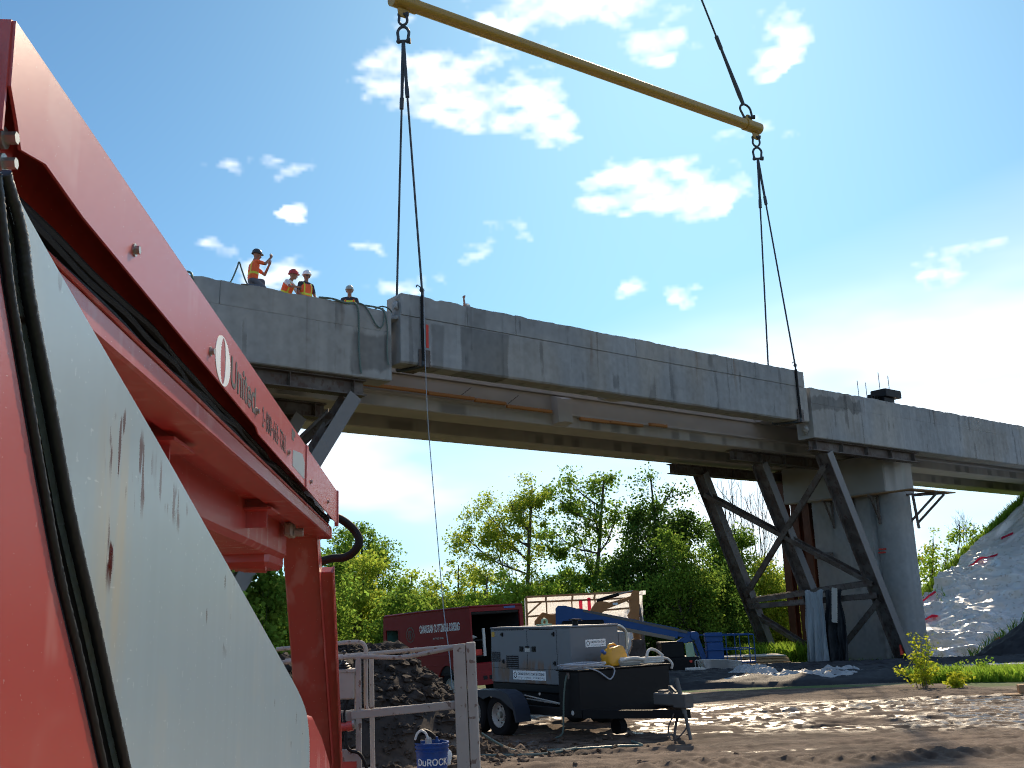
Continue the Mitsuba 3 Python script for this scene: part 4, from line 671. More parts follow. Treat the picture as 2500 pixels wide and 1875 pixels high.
for (y0, y1), z, w in (((.60, 1.12), -.66, .13), ((1.16, 1.70), -.66, .12)):
    fh.append(xf(cbox((.36, y0, z), (.52, y1, z + w), .05), MT))
solo('fire_hose', cat([fh[0], xf(tube([(.50, .60, -.58), (.54, .85, -.55), (.52, 1.12, -.58)], .03, 8), MT)]), 'soft_white', 'flat beige hose folded on the trailer box beside the yellow can', 'hose')
hc = [xf(rings(V([[.44 + .10 * math.cos(a), 1.36 + .26 * math.sin(a), -.63 + .03 * i] for a in np.linspace(0, 2 * math.pi, 25)]), .02, 8), MT) for i in range(3)] + [xf(tube([(.5, 1.2, -.55), (.46, 1.28, -.46), (.44, 1.38, -.43), (.45, 1.5, -.47), (.5, 1.58, -.55)], .025, 8), MT), xf(tube([(.44, 1.6, -.58), (.5, 1.68, -.60), (.56, 1.72, -.68), (.56, 1.70, -.76)], .02, 8), MT)]
solo('hose_coil', cat(hc), 'soft_white', 'round beige hose coil on the right end of the trailer box', 'hose')

# ------------------------------------------------------------------ red step van
MV = euler((-1.442, 29.392, 2.485), 2.278, .039, -.019)
van = thing('step_van', 'dark red step van with white lettering and its rear door open', 'van')
vp = lambda n, m, a, sm=32, label=None, par=None: part(par or van, n, xf(m, MV), a, sm, label)
Wd, LV = 2.0, 4.5
outline = Polygon([(0, -2.2), (0, -.10), (.03, -.03), (.10, 0), (4.36, -.02), (4.46, -.06), (4.5, -.12), (4.54, -.80), (4.56, -1.35), (4.54, -2.2)])
arch = lambda x: Polygon([(x + .46 * math.cos(a), -2.2 + .58 * math.sin(a)) for a in np.linspace(0, math.pi, 15)])
hole_w = Polygon([(3.70, -.50), (4.38, -.47), (4.36, -1.02), (3.68, -1.02)])
sd = outline.difference(arch(1.25)).difference(arch(3.9)).difference(hole_w); MS = frame((0, 0, 0), (1, 0, 0), y=(0, 0, 1))   # outline (x, z), extruded towards -y
rear = Polygon([(0, -2.2), (-Wd, -2.2), (-Wd, -.09), (-Wd + .06, .0), (-.06, .0), (0, -.06)]).difference(Polygon([(-.05, -1.80), (-1.86, -1.80), (-1.86, -.17), (-.05, -.17)])); MR = frame((0, 0, 0), (0, 1, 0), y=(0, 0, 1))
vp('body', cat([prism(sd, MS, .04), prism(sd, MS @ trimesh.transformations.translation_matrix([0, 0, Wd - .04]), .04), prism(rear, MR, .05), cbox((0.06, -Wd + .01, -.045), (4.43, -.01, .006), .02), box((4.50, -Wd + .02, -1.95), (4.55, -.02, -.92)), box((4.46, -Wd + .02, -.30), (4.51, -.02, -.05)), box((3.4, -Wd + .05, -2.1), (3.44, -.05, -1.1))]), 'van_red', False)
vp('floor', box((0.06, -Wd + .06, -1.9), (4.45, -.06, -1.85)), 'van_inside', False); vp('windscreen', box((4.485, -Wd + .06, -.95), (4.495, -.03, -.28)), 'glass_green', False)
vp('roof_edge', cat([tube([(.02, .004, -.035), (2.2, .006, -.025), (4.4, .005, -.045)], .03, 8, 4), tube([(-.005, -.02, -.03), (-.005, -Wd + .05, -.03)], .03, 8, 0)]), 'van_red'); vp('door_pillar', cbox((3.62, -.03, -2.15), (3.67, .012, -.45), .01), 'van_red'); vp('belt_moulding', cat([cbox((.05, -.005, -1.35), (3.6, .012, -1.31), .004), cbox((.05, -.005, -1.62), (3.6, .010, -1.59), .004)]), 'van_red', False)
lk = vp('cargo_space', cat([box((2.6, -Wd + .05, -1.84), (2.64, -.05, -.06)), box((.08, -.075, -1.84), (2.6, -.05, -.06)), box((.08, -Wd + .045, -1.84), (2.6, -Wd + .075, -.06)), box((.08, -Wd + .08, -.075), (2.6, -.08, -.055))]), 'van_inside', False, 'dark cargo space behind the open rear door')
for z in (-.98, -1.42): vp('shelf', box((.25, -.62, z), (2.3, -.08, z + .03)), 'van_inside', False, par=lk)
vp('rolled_door', xf(cyl([.10, -.08, -.20], [.10, -Wd + .10, -.20], .06, 12), np.eye(4)), 'van_inside', par=lk)
vp('lamp_tube', cbox((.05, -.56, -1.42), (.10, -.47, -.64), .01), 'soft_white', par=lk); vp('tool_case', cbox((.22, -.55, -1.39), (.5, -.15, -1.22), .02), 'mark_red', par=lk); vp('tool_case', cbox((.15, -1.0, -1.84), (.6, -.12, -1.60), .03), 'van_red', par=lk); vp('sack', rock((.4, -.3, -.90), (.16, .22, .10), rng), 'soft_white', par=lk)
vp('bumper_step', cbox((-.06, -Wd + .02, -2.2), (.0, -.02, -1.86), .01), 'van_red'); vp('step_recess', cat([box((-.065, -.45, -2.06), (-.058, -.30, -1.95)), box((-.065, -.68, -2.06), (-.058, -.52, -1.95))]), 'dark_gap', False)
MVs = MV @ frame((0, .002, 0), (-1, 0, 0), y=(0, 0, 1))
part(van, 'lettering', text_on('CANADIAN CUTTING & CORING', MVs @ frame((-2.508, -.655, 0), (1, 0, 0), y=(0, 1, 0)), 2.0, .235, .003, True), 'white_print', False, label='white lettering reading CANADIAN CUTTING & CORING')
part(van, 'lettering', text_on('CUTTING & CORING', MVs @ frame((-1.85, -.86, 0), (1, 0, 0), y=(0, 1, 0)), .55, .05, .003), 'soft_white', False)
em = [prism(oval(r, r * 1.05).difference(oval(r - .035, r * 1.05 - .035)), MVs @ frame((-3.02, -.67, 0), (1, 0, 0), y=(0, 1, 0)), .003) for r in (.22, .13)] + [prism(Polygon([(-.03, -.1), (.03, -.1), (.03, .1), (-.03, .1)]), MVs @ frame((-3.02, -.67, 0), (1, 0, 0), y=(0, 1, 0)), .003)]
part(van, 'emblem', cat(em), 'rusty_steel', False, label='faint round emblem'); part(van, 'roof_sign', xf(box((-.012, -1.70, -.115), (.0, -1.27, -.035)), MV), 'blue_print', False)
for x in (1.25, 3.9):
    for y, sgn in ((-.2, 1), (-Wd + .2, -1)):
        wk = part(van, 'wheel', lathe([(a * 1.22, b * 1.1) for a, b in tyre_prof], MV @ frame((x, y, -2.22), (1, 0, 0), z=(0, sgn, 0)), 28), 'tyre', 30); part(wk, 'rim', lathe([(a * 1.22, b) for a, b in rim_prof], MV @ frame((x, y, -2.22), (1, 0, 0), z=(0, sgn, 0)), 20), 'rim_steel', 30)

# ------------------------------------------------------------------ plastic shelter, excavator and the blue lift
sh = thing('plastic_shelter', 'open wood framed shelter of white plastic sheet behind the van', 'shelter')
SO = V([0, 45.0, 0]); q = lambda x, z, y=0: V([x, 45.0 + y, z])
for a, b, w in ((q(.30, 2.93), q(5.2, 3.0), .09), (q(.32, 2.70), q(4.95, 2.73), .08), (q(.30, -.5), q(.30, 2.95), .09), (q(5.15, -.6), q(5.15, 2.98), .11), (q(.33, 2.19), q(.95, 2.69), .08), (q(.3, 2.09), q(5.1, 2.32), .08), (q(1.15, 2.72), q(1.16, 2.93), .09), (q(2.30, 2.73), q(2.33, 2.94), .09), (q(3.26, 2.74), q(3.31, 2.95), .09), (q(1.17, .2), q(1.17, 2.70), .06), (q(2.28, .2), q(2.28, 2.70), .06), (q(3.3, .2), q(3.3, 2.70), .06), (q(4.5, 2.75), q(4.98, 2.4), .07), (q(.3, -.5, 3), q(.3, 2.6, 3), .09), (q(5.15, -.5, 3), q(5.15, 2.6, 3), .09), (q(.30, 2.93), q(.3, 2.6, 3), .08), (q(5.2, 2.98), q(5.2, 2.6, 3), .08)):
    part(sh, 'batten', bar(a, b, w, .05, up=(0, 1, 0), ch=.004), 'timber_old', False)
def film(a, b, n=26, mz=10, amp=.05, sd=1, z0=-.4, z1=2.9):
    u, v = np.meshgrid(np.linspace(0, 1, n), np.linspace(0, 1, mz), indexing='ij'); P = V(a) + (V(b) - V(a)) * u[..., None]; P = P.copy(); P[..., 2] = z0 + (P[..., 2] + z1 - z0) * v
    d = meshkit.fbm(np.stack([u * 7, v * 4, 0 * u + sd], -1), 4, sd) - .5; nrm = unit(np.cross(V(b) - V(a), [0, 0, 1])); return grid_mesh(P + nrm * (d * amp * 3)[..., None])
part(sh, 'sheet', film((.3, 45.1, 0), (5.15, 45.1, .06), amp=.04), 'film_white', True); part(sh, 'sheet', film((.24, 45.0, 0), (.24, 48.0, -.3), 12, amp=.04, sd=3), 'film_white', True); part(sh, 'sheet', film((5.2, 45.0, 0), (5.22, 48.0, -.3), 12, amp=.05, sd=4), 'film_white', True)
part(sh, 'torn_flap', cat([film((5.1, 44.95, .08), (5.52, 44.9, .12), 8, 5, .05, 5, 2.86, 2.92), film((5.2, 44.95, 0), (5.36, 44.9, .0), 6, 12, .10, 6, 1.6, 2.9)]), 'film_white', True)
for x in (2.66, 3.03): part(sh, 'tape_stripe', film((x - .07, 44.97, 0), (x + .08, 44.97, .01), 4, 6, .01, 8, 1.5, 2.72 if x < 2.9 else 2.80), 'film_red', True, label='red tape stripe on the plastic')
ex = thing('excavator', 'orange brown excavator arm raised in front of the white shelter', 'excavator')
def ext(poly, y, w): return prism(poly, frame((0, y + w / 2, 0), (1, 0, 0), y=(0, 0, 1)), w)
part(ex, 'boom', ext([(2.5, 1.55), (2.85, 2.24), (3.09, 2.57), (3.33, 2.62), (3.65, 2.55), (4.15, 2.66), (4.60, 2.80), (4.64, 2.68), (3.98, 2.44), (3.53, 2.29), (3.31, 2.13), (2.95, 1.5)], 42, .38), 'orange_machine', False)
part(ex, 'stick', ext([(4.64, 3.0), (4.88, 2.98), (4.87, 2.41), (4.76, 1.6), (4.80, 1.0), (4.58, 1.0), (4.50, 1.6), (4.37, 2.01), (4.48, 2.18), (4.46, 2.58)], 42, .30), 'orange_machine', False)
part(ex, 'link', cat([bar((4.85, 42, 2.43), (4.95, 42, 1.5), .10, .07, up=(0, 1, 0)), bar((4.95, 42, 1.5), (4.95, 42, 1.05), .12, .09, up=(0, 1, 0))]), 'rusty_steel', False)
part(ex, 'ram', cat([cyl([3.14, 41.95, 2.62], [4.05, 41.95, 2.87], .075, 12)]), 'black_steel'); part(ex, 'ram_rod', cyl([4.0, 41.95, 2.86], [4.66, 41.95, 2.98], .04, 10), 'bolt_zinc')
part(ex, 'bucket', ext([(4.50, 1.05), (4.98, 1.05), (5.02, .45), (4.85, .28), (4.45, .30), (4.32, .5), (4.48, .8)], 42, .6), 'rusty_steel', False); part(ex, 'decal', cat([box((3.78, 41.805, 2.44), (3.98, 41.809, 2.53))]), 'white_print', False)
part(ex, 'body', cat([ext([(.6, .4), (.6, 1.9), (.84, 2.17), (.95, 2.25), (1.14, 2.19), (1.21, 2.13), (1.43, 2.15), (2.9, 1.9), (2.9, .4)], 43.2, 1.6)]), 'orange_machine', False); part(ex, 'track', ext(Polygon([(.3, -.35), (3.1, -.35), (3.35, -.05), (3.1, .3), (.3, .3), (.05, -.05)]).buffer(.08), 42.6, .45), 'black_steel', False)
bl = thing('blue_boom_lift', 'blue boom lift with its boom lowered towards a blue cage', 'boom lift')
bp_ = lambda n, m, a='blue_machine', sm=False, label=None: part(bl, n, m, a, sm, label)
bp_('boom_base', ext([(1.37, 1.5), (1.39, 2.38), (1.48, 2.47), (1.74, 2.47), (2.38, 2.30), (2.48, 2.10), (2.44, 1.94), (2.1, 1.80)], 40, .42))
d2 = V([6.62, 40, 1.15]) - V([2.38, 40, 2.12])
bp_('outer_boom', bar((2.2, 40, 2.16), (6.05, 40, 1.275), .34, .40, ch=.01)); bp_('inner_boom', bar((5.9, 40, 1.33), (6.62, 40, 1.17), .26, .24, ch=.008))
for dz, m in ((.10, 'tarnished'),): bp_('stripe', cat([bar(V([2.45, 39.825, 2.16 + dz]), V([6.4, 39.825, 1.255 + dz * .6]), .012, .10)]), m, False, 'grey tube along the side of the boom')
bp_('lower_tube', bar((2.7, 39.9, 1.79), (5.9, 39.9, 1.08), .20, .14, ch=.01), 'tube_beige'); bp_('knuckle', cat([cyl([6.68, 39.78, 1.18], [6.68, 40.22, 1.18], .16, 18), ext([(6.0, 1.0), (6.6, 1.28), (6.75, 1.05), (6.1, .85)], 40, .3)]))
bp_('jib', cat([bar((6.72, 40, 1.18), (7.0, 40, .26), .20, .16, up=(0, 1, 0)), bar((6.55, 40.1, 1.0), (6.85, 40.1, .24), .08, .08, up=(0, 1, 0))]))
bp_('control_console', cat([cbox((7.07, 39.8, .92), (7.73, 40.15, 1.26), .02), cbox((7.1, 39.78, .26), (7.74, 40.2, .90), .03)]))
for z in (1.15, .62): bp_('cage_rail', cat([tube([(7.0, 39.7, z), (8.9, 39.7, z)], .022, 6, 0), tube([(7.0, 40.6, z + .02), (8.9, 40.6, z + .02)], .022, 6, 0), tube([(8.9, 39.7, z), (8.9, 40.6, z + .02)], .022, 6, 0)]))
for x in (7.83, 8.35, 8.9): bp_('cage_post', cat([tube([(x, y, .15), (x, y, 1.16)], .02, 6, 0) for y in (39.7, 40.6)]))
bp_('cage_floor', box((7.1, 39.68, .12), (8.92, 40.62, .17)))
bp_('engine_cover', cbox((5.30, 39.3, .40), (6.17, 40.8, .97), .04), 'black_steel'); bp_('panel', ext([(6.20, .92), (6.48, .94), (6.55, .43), (6.22, .41)], 39.3, .05), 'pale_green', False)
bp_('chassis', cat([cbox((2.4, 39.2, -.05), (6.7, 41, .42), .05), cbox((1.6, 39.5, .3), (3.2, 40.8, 1.9), .05)]), 'black_steel'); bp_('hood_lid', box((6.25, 39.28, .385), (6.7, 40.9, .415)), 'soft_white'); bp_('tail_lamp', cbox((6.3, 39.15, .22), (6.4, 39.2, .3), .005), 'mark_red')
for x in (3.0, 6.0): bp_('wheel', cyl([x, 39.05, -.05], [x, 39.4, -.05], .42, 24), 'tyre', 30)

# ------------------------------------------------------------------ rubble, timber, sheets
def chunk(poly, y, th, label, mt='concrete_old'):
    return solo('concrete_slab', ext(poly, y, th), mt, label, 'concrete slab', False)
chunk([(6.22, .46), (7.04, .43), (7.54, .38), (7.62, .26), (7.40, .16), (7.26, .08), (6.95, .02), (6.82, -.05), (6.38, -.06), (6.33, .18)], 36.2, .5, 'larger broken slab of light concrete by the blue lift')
chunk([(5.53, .24), (5.9, .25), (6.15, .23), (6.21, .02), (5.9, -.04), (5.51, -.10)], 35.2, .45, 'smaller pinkish slab of concrete just right of the trailer', 'soft_white')
solo('rebar_hoop', cat([tube([(6.0 + .1 * i, 36, .12), (5.98 + .1 * i, 36, .40), (6.06 + .1 * i, 36, .45), (6.14 + .1 * i, 36, .38), (6.12 + .1 * i, 36, .14)], .014, 5) for i in range(4)]), 'rim_steel', 'pale bent reinforcing hoops standing left of the larger slab', 'rebar')
lum = thing('timber_stack', 'low stack of sawn timber and sheets in front of the bright grass', 'timber stack')
rt = np.random.default_rng(12)
for i in range(4):
    for j in range(5):
        part(lum, 'beam', cbox((9.0 + .1 * rt.random(), 46 + .32 * j, -.66 + .15 * i), (11.6 + .3 * rt.random(), 46.26 + .32 * j, -.53 + .15 * i), .01), 'timber_old' if (i + j) % 3 else 'timber', False)
part(lum, 'sheet', cbox((8.7, 45.9, -.06), (11.7, 47.7, .03), .01), 'timber', False); part(lum, 'sheet', cbox((8.9, 45.8, .03), (11.6, 47.5, .07), .01), 'soft_white', False)
for i, (x, y, yaw, L) in enumerate(((8.4, 38.5, .2, 1.3), (9.2, 40.2, -.1, 1.6), (7.9, 37.0, .05, 1.0))):
    solo('loose_board', xf(cbox((0, 0, 0), (L, .22, .05), .008), euler((x, y, float(ground_h(V([x]), V([y]))[0]) + .06), yaw, -.02)), 'timber', ('short pale board lying beside the larger slab', 'long pale board lying in front of the timber stack', 'board lying on the dark sheets nearest the slabs')[i], 'board', False)
tb = solo('timber_block', xf(cbox((0, 0, 0), (.62, .22, .16), .012), euler((10.05, 21.3, .30), -.25, 0, .03)), 'timber_old', 'squared timber offcut lying on the mud at the right edge', 'timber', False)
solo('loose_board', xf(cbox((0, 0, 0), (1.2, .3, .03), .008), euler((9.75, 21.2, .26), -.1, 0, .02)), 'timber_old', 'flat weathered board under the timber offcut at right', 'board', False)

def wrinkled(x0, x1, y0, y1, nx, ny, amp, sd, lift=.05, yaw=0.0, fx=1.0, fy=2.2, edge=.35):
    u, v = np.meshgrid(np.linspace(0, 1, nx), np.linspace(0, 1, ny), indexing='ij'); X = x0 + (x1 - x0) * u; Y = y0 + (y1 - y0) * v + yaw * (X - x0)
    Y = Y + edge * N(X, Y, .55, sd + 3) * (np.abs(v - .5) * 2) ** 2; X = X + edge * N(X, Y, .6, sd + 4) * (np.abs(u - .5) * 2) ** 4
    r1 = 1 - np.abs(2 * (N(X * fx, Y * fy, .55, sd) + .5) - 1); r2 = 1 - np.abs(2 * (N(X * fx, Y * fy, 1.9, sd + 1) + .5) - 1)
    rim_ = np.minimum(np.minimum(u, 1 - u) * (x1 - x0), np.minimum(v, 1 - v) * (y1 - y0)); Z = ground_h(X, Y) + .02 - .16 * np.clip(1 - rim_ / .25, 0, 1) + (lift + 0) * np.clip(rim_ / .8, 0, 1) + amp * np.clip(6 * np.minimum(v, 1 - v) + .25, 0, 1) * (r1 ** 2 * 1.0 + .45 * r2 ** 2 - .6); return np.stack([X, Y, Z], -1)
solo('ground_sheet', grid_mesh(wrinkled(3.6, 15.5, 28.6, 36.4, 150, 90, .20, 41, .14)), 'dark_felt', 'wrinkled dark felt sheet on the ground behind the trailer', 'ground sheet', True)
solo('ground_sheet', grid_mesh(wrinkled(8.2, 24.0, 36.0, 44.2, 150, 80, .22, 45, .2, .14)), 'dark_felt', 'large crumpled black sheet spread at the foot of the pier', 'ground sheet', True)
solo('ground_sheet', grid_mesh(wrinkled(11.6, 24.0, 30.0, 32.6, 120, 40, .16, 49, .16, -.05)), 'sheet_grey', 'pale blue grey plastic sheet crumpled behind the grass at right', 'ground sheet', True)
def heap_sheet(x, y, w, d, h, sd, label):
    u, v = np.meshgrid(np.linspace(-1, 1, 60), np.linspace(-1, 1, 44), indexing='ij'); X, Y = x + w * u * (1 + .4 * N(u, v, 1.3, sd)), y + d * v; rr = np.clip(1.05 - (u ** 2 + v ** 2) * (1 + .8 * N(u, v, 1.6, sd + 2)), 0, 1)
    rd = lambda f, q: 1 - np.abs(2 * (N(u * w, v * d, f, q) + .5) - 1)
    Z = ground_h(X, Y) + .10 + h * rr ** .7 * (rd(1.6, sd) ** 2 * 1.3 + .55 * rd(4.0, sd + 1) ** 2 - .45); return solo('plastic_sheet', grid_mesh(np.stack([X, Y, Z], -1)), 'dirty_sheet', label, 'plastic sheet', True)
heap_sheet(6.8, 31.0, .95, .6, .34, 61, 'crumpled white plastic heap left of the pier foot'); heap_sheet(9.3, 30.6, .7, .45, .36, 63, 'second crumpled white plastic heap, further right')
heap_sheet(7.9, 29.8, 2.4, .5, .22, 65, 'low strip of dirty white plastic along the edge of the dark sheets')
solo('foam_block', xf(cbox((0, 0, 0), (.62, .35, .12), .01), euler((11.35, 28.1, .22), .2, .05)), 'soft_white', 'small pale slab lying on the sheets before the pier', 'block', False)
# the plastic covered slope
u, v = np.meshgrid(np.linspace(0, 1, 260), np.linspace(0, 1, 200), indexing='ij')
ss = 24.7 + 14.0 * v; tr_ = 9.3 - .31 * (ss - 24) - .75; tt = -9.0 + (tr_ + 9.0) * u
ss2 = ss + .35 * (meshkit.fbm(np.stack([tt * .8, 0 * tt, 0 * tt], -1), 3, 5) - .5) * (v < .2); XY = BP[:2] + ss2[..., None] * BD[:2] + tt[..., None] * BN[:2]; X, Y = XY[..., 0], XY[..., 1]
def ridge(a, b, f, sd): return 1 - np.abs(2 * meshkit.fbm(np.stack([a * f, b * f, 0 * a + sd], -1), 3, sd) - 1)
wrp = 1.1 * (meshkit.fbm(np.stack([tt * .45, ss2 * .45, 0 * tt], -1), 3, 70) - .5)
def pleat(a, b, sd, oc=2): return np.clip(1 - 1.15 * np.abs(2 * meshkit.fbm(np.stack([a, b, 0 * a + sd], -1), oc, sd) - 1) * 1.6, 0, 1)
low = np.clip((35 - ss2) / 2.5, 0, 1); big_ = pleat(tt * .22 + wrp * .5, ss2 * 1.05 - tt * .16 + wrp, 71); mid_ = pleat(tt * .45 + ss2 * .2, ss2 * 2.1 + tt * .22 + 1.5 * wrp, 72); sml = pleat(tt * 1.2, ss2 * 3.4 - tt * .5 + wrp, 76)
wq = low * (.44 * big_ ** 1.3 + .26 * mid_ + .09 * sml)
wq = wq + (1 - low) * (.42 * pleat(tt * 1.1 + ss2 * .55 + wrp, ss2 * .16, 73) ** 1.3 + .16 * pleat(tt * 2.4 + ss2 * .9, ss2 * .3, 74))
Z = bank(X, Y) + .07 + wq - .12 * np.clip((.03 - u) / .03, 0, 1); nq = unit([-BD[0] * .62, -BD[1] * .62, .78])
solo('slope_sheet', grid_mesh(np.stack([X, Y, bank(X, Y) + .07], -1) + nq * wq[..., None]), 'silver_sheet', 'crumpled silvery white plastic sheeting over the embankment slope', 'plastic sheet', True)
def strip(pts, w, sd, label):
    c = curve([W(s, t, 0) for s, t in pts], 8); d = np.gradient(c, axis=0); d[:, 2] = 0; d /= np.linalg.norm(d, axis=1, keepdims=True); nr = np.stack([-d[:, 1], d[:, 0], 0 * d[:, 0]], 1); k = np.linspace(-1, 1, 7); P = c[:, None] + nr[:, None] * (k[:, None] * w)[None]
    P[..., 0] += .15 * N(P[..., 0], P[..., 1], 2.5, sd); P[..., 2] = bank(P[..., 0], P[..., 1]) + .62 + .35 * N(P[..., 0], P[..., 1], 2.2, sd + 1); return solo('red_strip', grid_mesh(P), 'film_red', label, 'red plastic strip', True)
strip([(27.2, 7.4), (27.9, 6.8), (28.6, 6.6), (29.6, 6.0)], .09, 81, 'red plastic strip low on the white slope, nearest the pier'); strip([(27.0, 6.2), (27.4, 5.5), (27.5, 4.9)], .09, 83, 'short crumpled red strip at the bottom of the white slope'); strip([(31.4, 4.9), (32.2, 4.4), (32.4, 3.6)], .11, 85, 'red strip in the middle of the white slope'); strip([(33.9, 4.0), (34.2, 3.4)], .12, 87, 'red rag high on the white slope'); strip([(25.6, 1.0), (26.2, .3), (26.4, -.8)], .10, 89, 'red strip in the shade at the right edge of the slope')
# tarpaulin hung over the brace, and a board
u, v = np.meshgrid(np.linspace(0, 1, 40), np.linspace(0, 1, 40), indexing='ij')
def tarp(s0, t0, t1, ztop, zbot, amp, sd, m, label, pinch=.3):
    """A cloth hung over the brace: gathered at the top, its folds growing downwards, its hem uneven."""
    k = 1 - pinch * np.exp(-((v - .12) / .22) ** 2) ; T_ = (t0 + t1) / 2 + (t1 - t0) * (u - .5) * k + .12 * N(v, u, 3.0, sd + 5) * v; fold = amp * (meshkit.fbm(np.stack([u * 6 + .3 * v, v * .9, 0 * u + sd], -1), 4, sd) - .5) * (.35 + .9 * v) + .12 * np.sin(u * 22 + sd) * v
    S_ = s0 - .26 * np.sqrt(np.clip(v, 0, .06)) - .22 * v - fold; Z_ = ztop - (ztop - zbot + .5 * N(u, 0 * u, 2.5, sd + 2) + .25 * N(u, 0 * u, 7.0, sd + 3)) * v + .06 * np.sin(u * 9) * (1 - v); P = W(0, 0, 0) + S_[..., None] * BD + T_[..., None] * BN + Z_[..., None] * V([0, 0, 1]); return solo('tarpaulin', grid_mesh(P), m, label, 'tarpaulin', True)
u, v = np.meshgrid(np.linspace(0, 1, 70), np.linspace(0, 1, 50), indexing='ij')
tarp(14.30, 2.6, 3.75, 2.78, -.70, .7, 91, 'sheet_grey', 'pale grey tarpaulin hanging over the brace in front of the pier', .12); tarp(14.5, 1.7, 2.85, 2.74, -.45, 1.1, 93, 'dark_felt', 'dark tarpaulin bunched beside the pale one on the brace', .35)
solo('hanging_board', xf(cbox((-.03, 0, -.75), (.02, .26, .75), .008), MB @ euler((14.0, 1.85, 2.1), 0, -.1, .18)), 'soft_white', 'short pale board hanging on the brace beside the tarpaulins', 'board', False)
# jug, pile hose, ground hoses
jz = lambda x, y: float(mud_h(V([x]), V([y]))[0])
jug = thing('jug', 'white plastic jug tipped on the foot of the spoil heap', 'jug'); jx, jy = -1.02, 12.9; Mj = euler((jx, jy, jz(jx, jy) + .02), .4, .12, .1)
part(jug, 'body', xf(trimesh.smoothing.filter_taubin(trimesh.convex.convex_hull(V([(x, y, z) for x in (-.09, .09) for y in (-.07, .07) for z in (0, .2)] + [(x, y, .27) for x in (-.05, .05) for y in (-.04, .04)])).subdivide().subdivide(), iterations=4), Mj), 'jug_white', True); part(jug, 'handle', xf(tube([(.07, 0, .24), (.10, 0, .20), (.10, 0, .13), (.08, 0, .10)], .013, 8), Mj), 'jug_white'); part(jug, 'stick', xf(cyl([-.20, -.09, .10], [.0, -.09, .15], .014, 8), Mj), 'timber')
def on_ground(pts, lift): return [V([x, y, float(mud_h(V([x]), V([y]))[0]) + lift]) for x, y in pts]
solo('water_hose', tube(on_ground([(-2.35, 13.4), (-2.05, 13.2), (-1.85, 13.0), (-1.7, 12.85), (-1.5, 12.75), (-1.25, 12.6), (-1.1, 12.3)], .03), .016, 7, 6), 'rope_grey', 'grey hose running down the face of the spoil heap', 'hose')
solo('water_hose', tube(on_ground([(-1.0, 12.6), (-.8, 12.9), (-.6, 12.8), (-.55, 12.4), (-.8, 12.2), (-.95, 12.6)], .03), .012, 7, 6), 'hose_green', 'thin hose looped beside the white jug', 'hose')
solo('water_hose', tube(on_ground([(-1.0, 14.6), (-.2, 15.1), (.5, 15.0), (.7, 14.7), (.2, 14.4), (-.6, 14.5)], .03), .02, 7, 6), 'hose_green', 'hose lying in a loop on the mud below the trailer wheels', 'hose')
solo('water_hose', tube(on_ground([(.3, 14.9), (.9, 14.8), (1.4, 15.0), (1.7, 15.4), (1.6, 15.8)], .03), .02, 7, 6), 'hose_green', 'hose trailing from the trailer box over the mud', 'hose')

# loose clods and stones of the dug soil
rc_ = np.random.default_rng(31); ico = trimesh.creation.icosphere(1, 1.0)
def clods(name, label, XY, size, mat_, seed):
    r = np.random.default_rng(seed); Zs = mud_h(XY[:, 0], XY[:, 1]); base = [ico.vertices * (1 + .28 * r.normal(size=(42, 1))) for _ in range(9)]; vs, fs = [], []
    for i, (x, y) in enumerate(XY):
        k = size * np.exp(r.normal() * .5); a = r.random() * 6.28; R_ = V([[math.cos(a), -math.sin(a), 0], [math.sin(a), math.cos(a), 0], [0, 0, 1]]); vs.append((base[i % 9] * V([1.2, .9, .65]) * k) @ R_.T + V([x, y, Zs[i] + .15 * k])); fs.append(ico.faces + 42 * i)
    solo(name, TM(np.vstack(vs), np.vstack(fs)), mat_, label, 'soil', False, None, 'stuff')
q1 = np.column_stack([rc_.normal(-2.6, 1.5, 2600), rc_.normal(15.0, 1.0, 2600)]); q1 = q1[(q1[:, 1] > 11) & (q1[:, 0] > -7) & (q1[:, 1] < 18)]
clods('heap_clods', 'lumps and crumbs of dark soil on the spoil heap', q1, .035, 'mud', 32)
# ------------------------------------------------------------------ people on the bridge
def hand(wrist, fwd, palm, side_, curl):
    """Palm, four bent fingers of unequal length, and a thumb off its side."""
    f, n, s = unit(fwd), unit(palm), unit(side_); out = [m3.Manifold.batch_hull([ball(wrist, .026, 10), ball(wrist + f * .085 + s * .03, .014, 8), ball(wrist + f * .088 - s * .03, .014, 8), ball(wrist + f * .03 + s * .03, .015, 8), ball(wrist + f * .03 - s * .028, .015, 8)])]
    for i, L in enumerate((.070, .080, .075, .058)):
        b = wrist + f * .085 + s * (.03 - .02 * i); p = b + unit(f * math.cos(curl) + n * math.sin(curl)) * L * .5; t = p + unit(f * math.cos(2.1 * curl) + n * math.sin(2.1 * curl)) * L * .5; out += chain([b, p, t], [.010, .009, .0075], 7)
    b = wrist + f * .03 + s * .032; p = b + unit(f * .7 + s * .6 + n * .3) * .035; out += chain([b, p, p + unit(f * .9 + n * .6) * .03], [.0115, .010, .0085], 7); return out
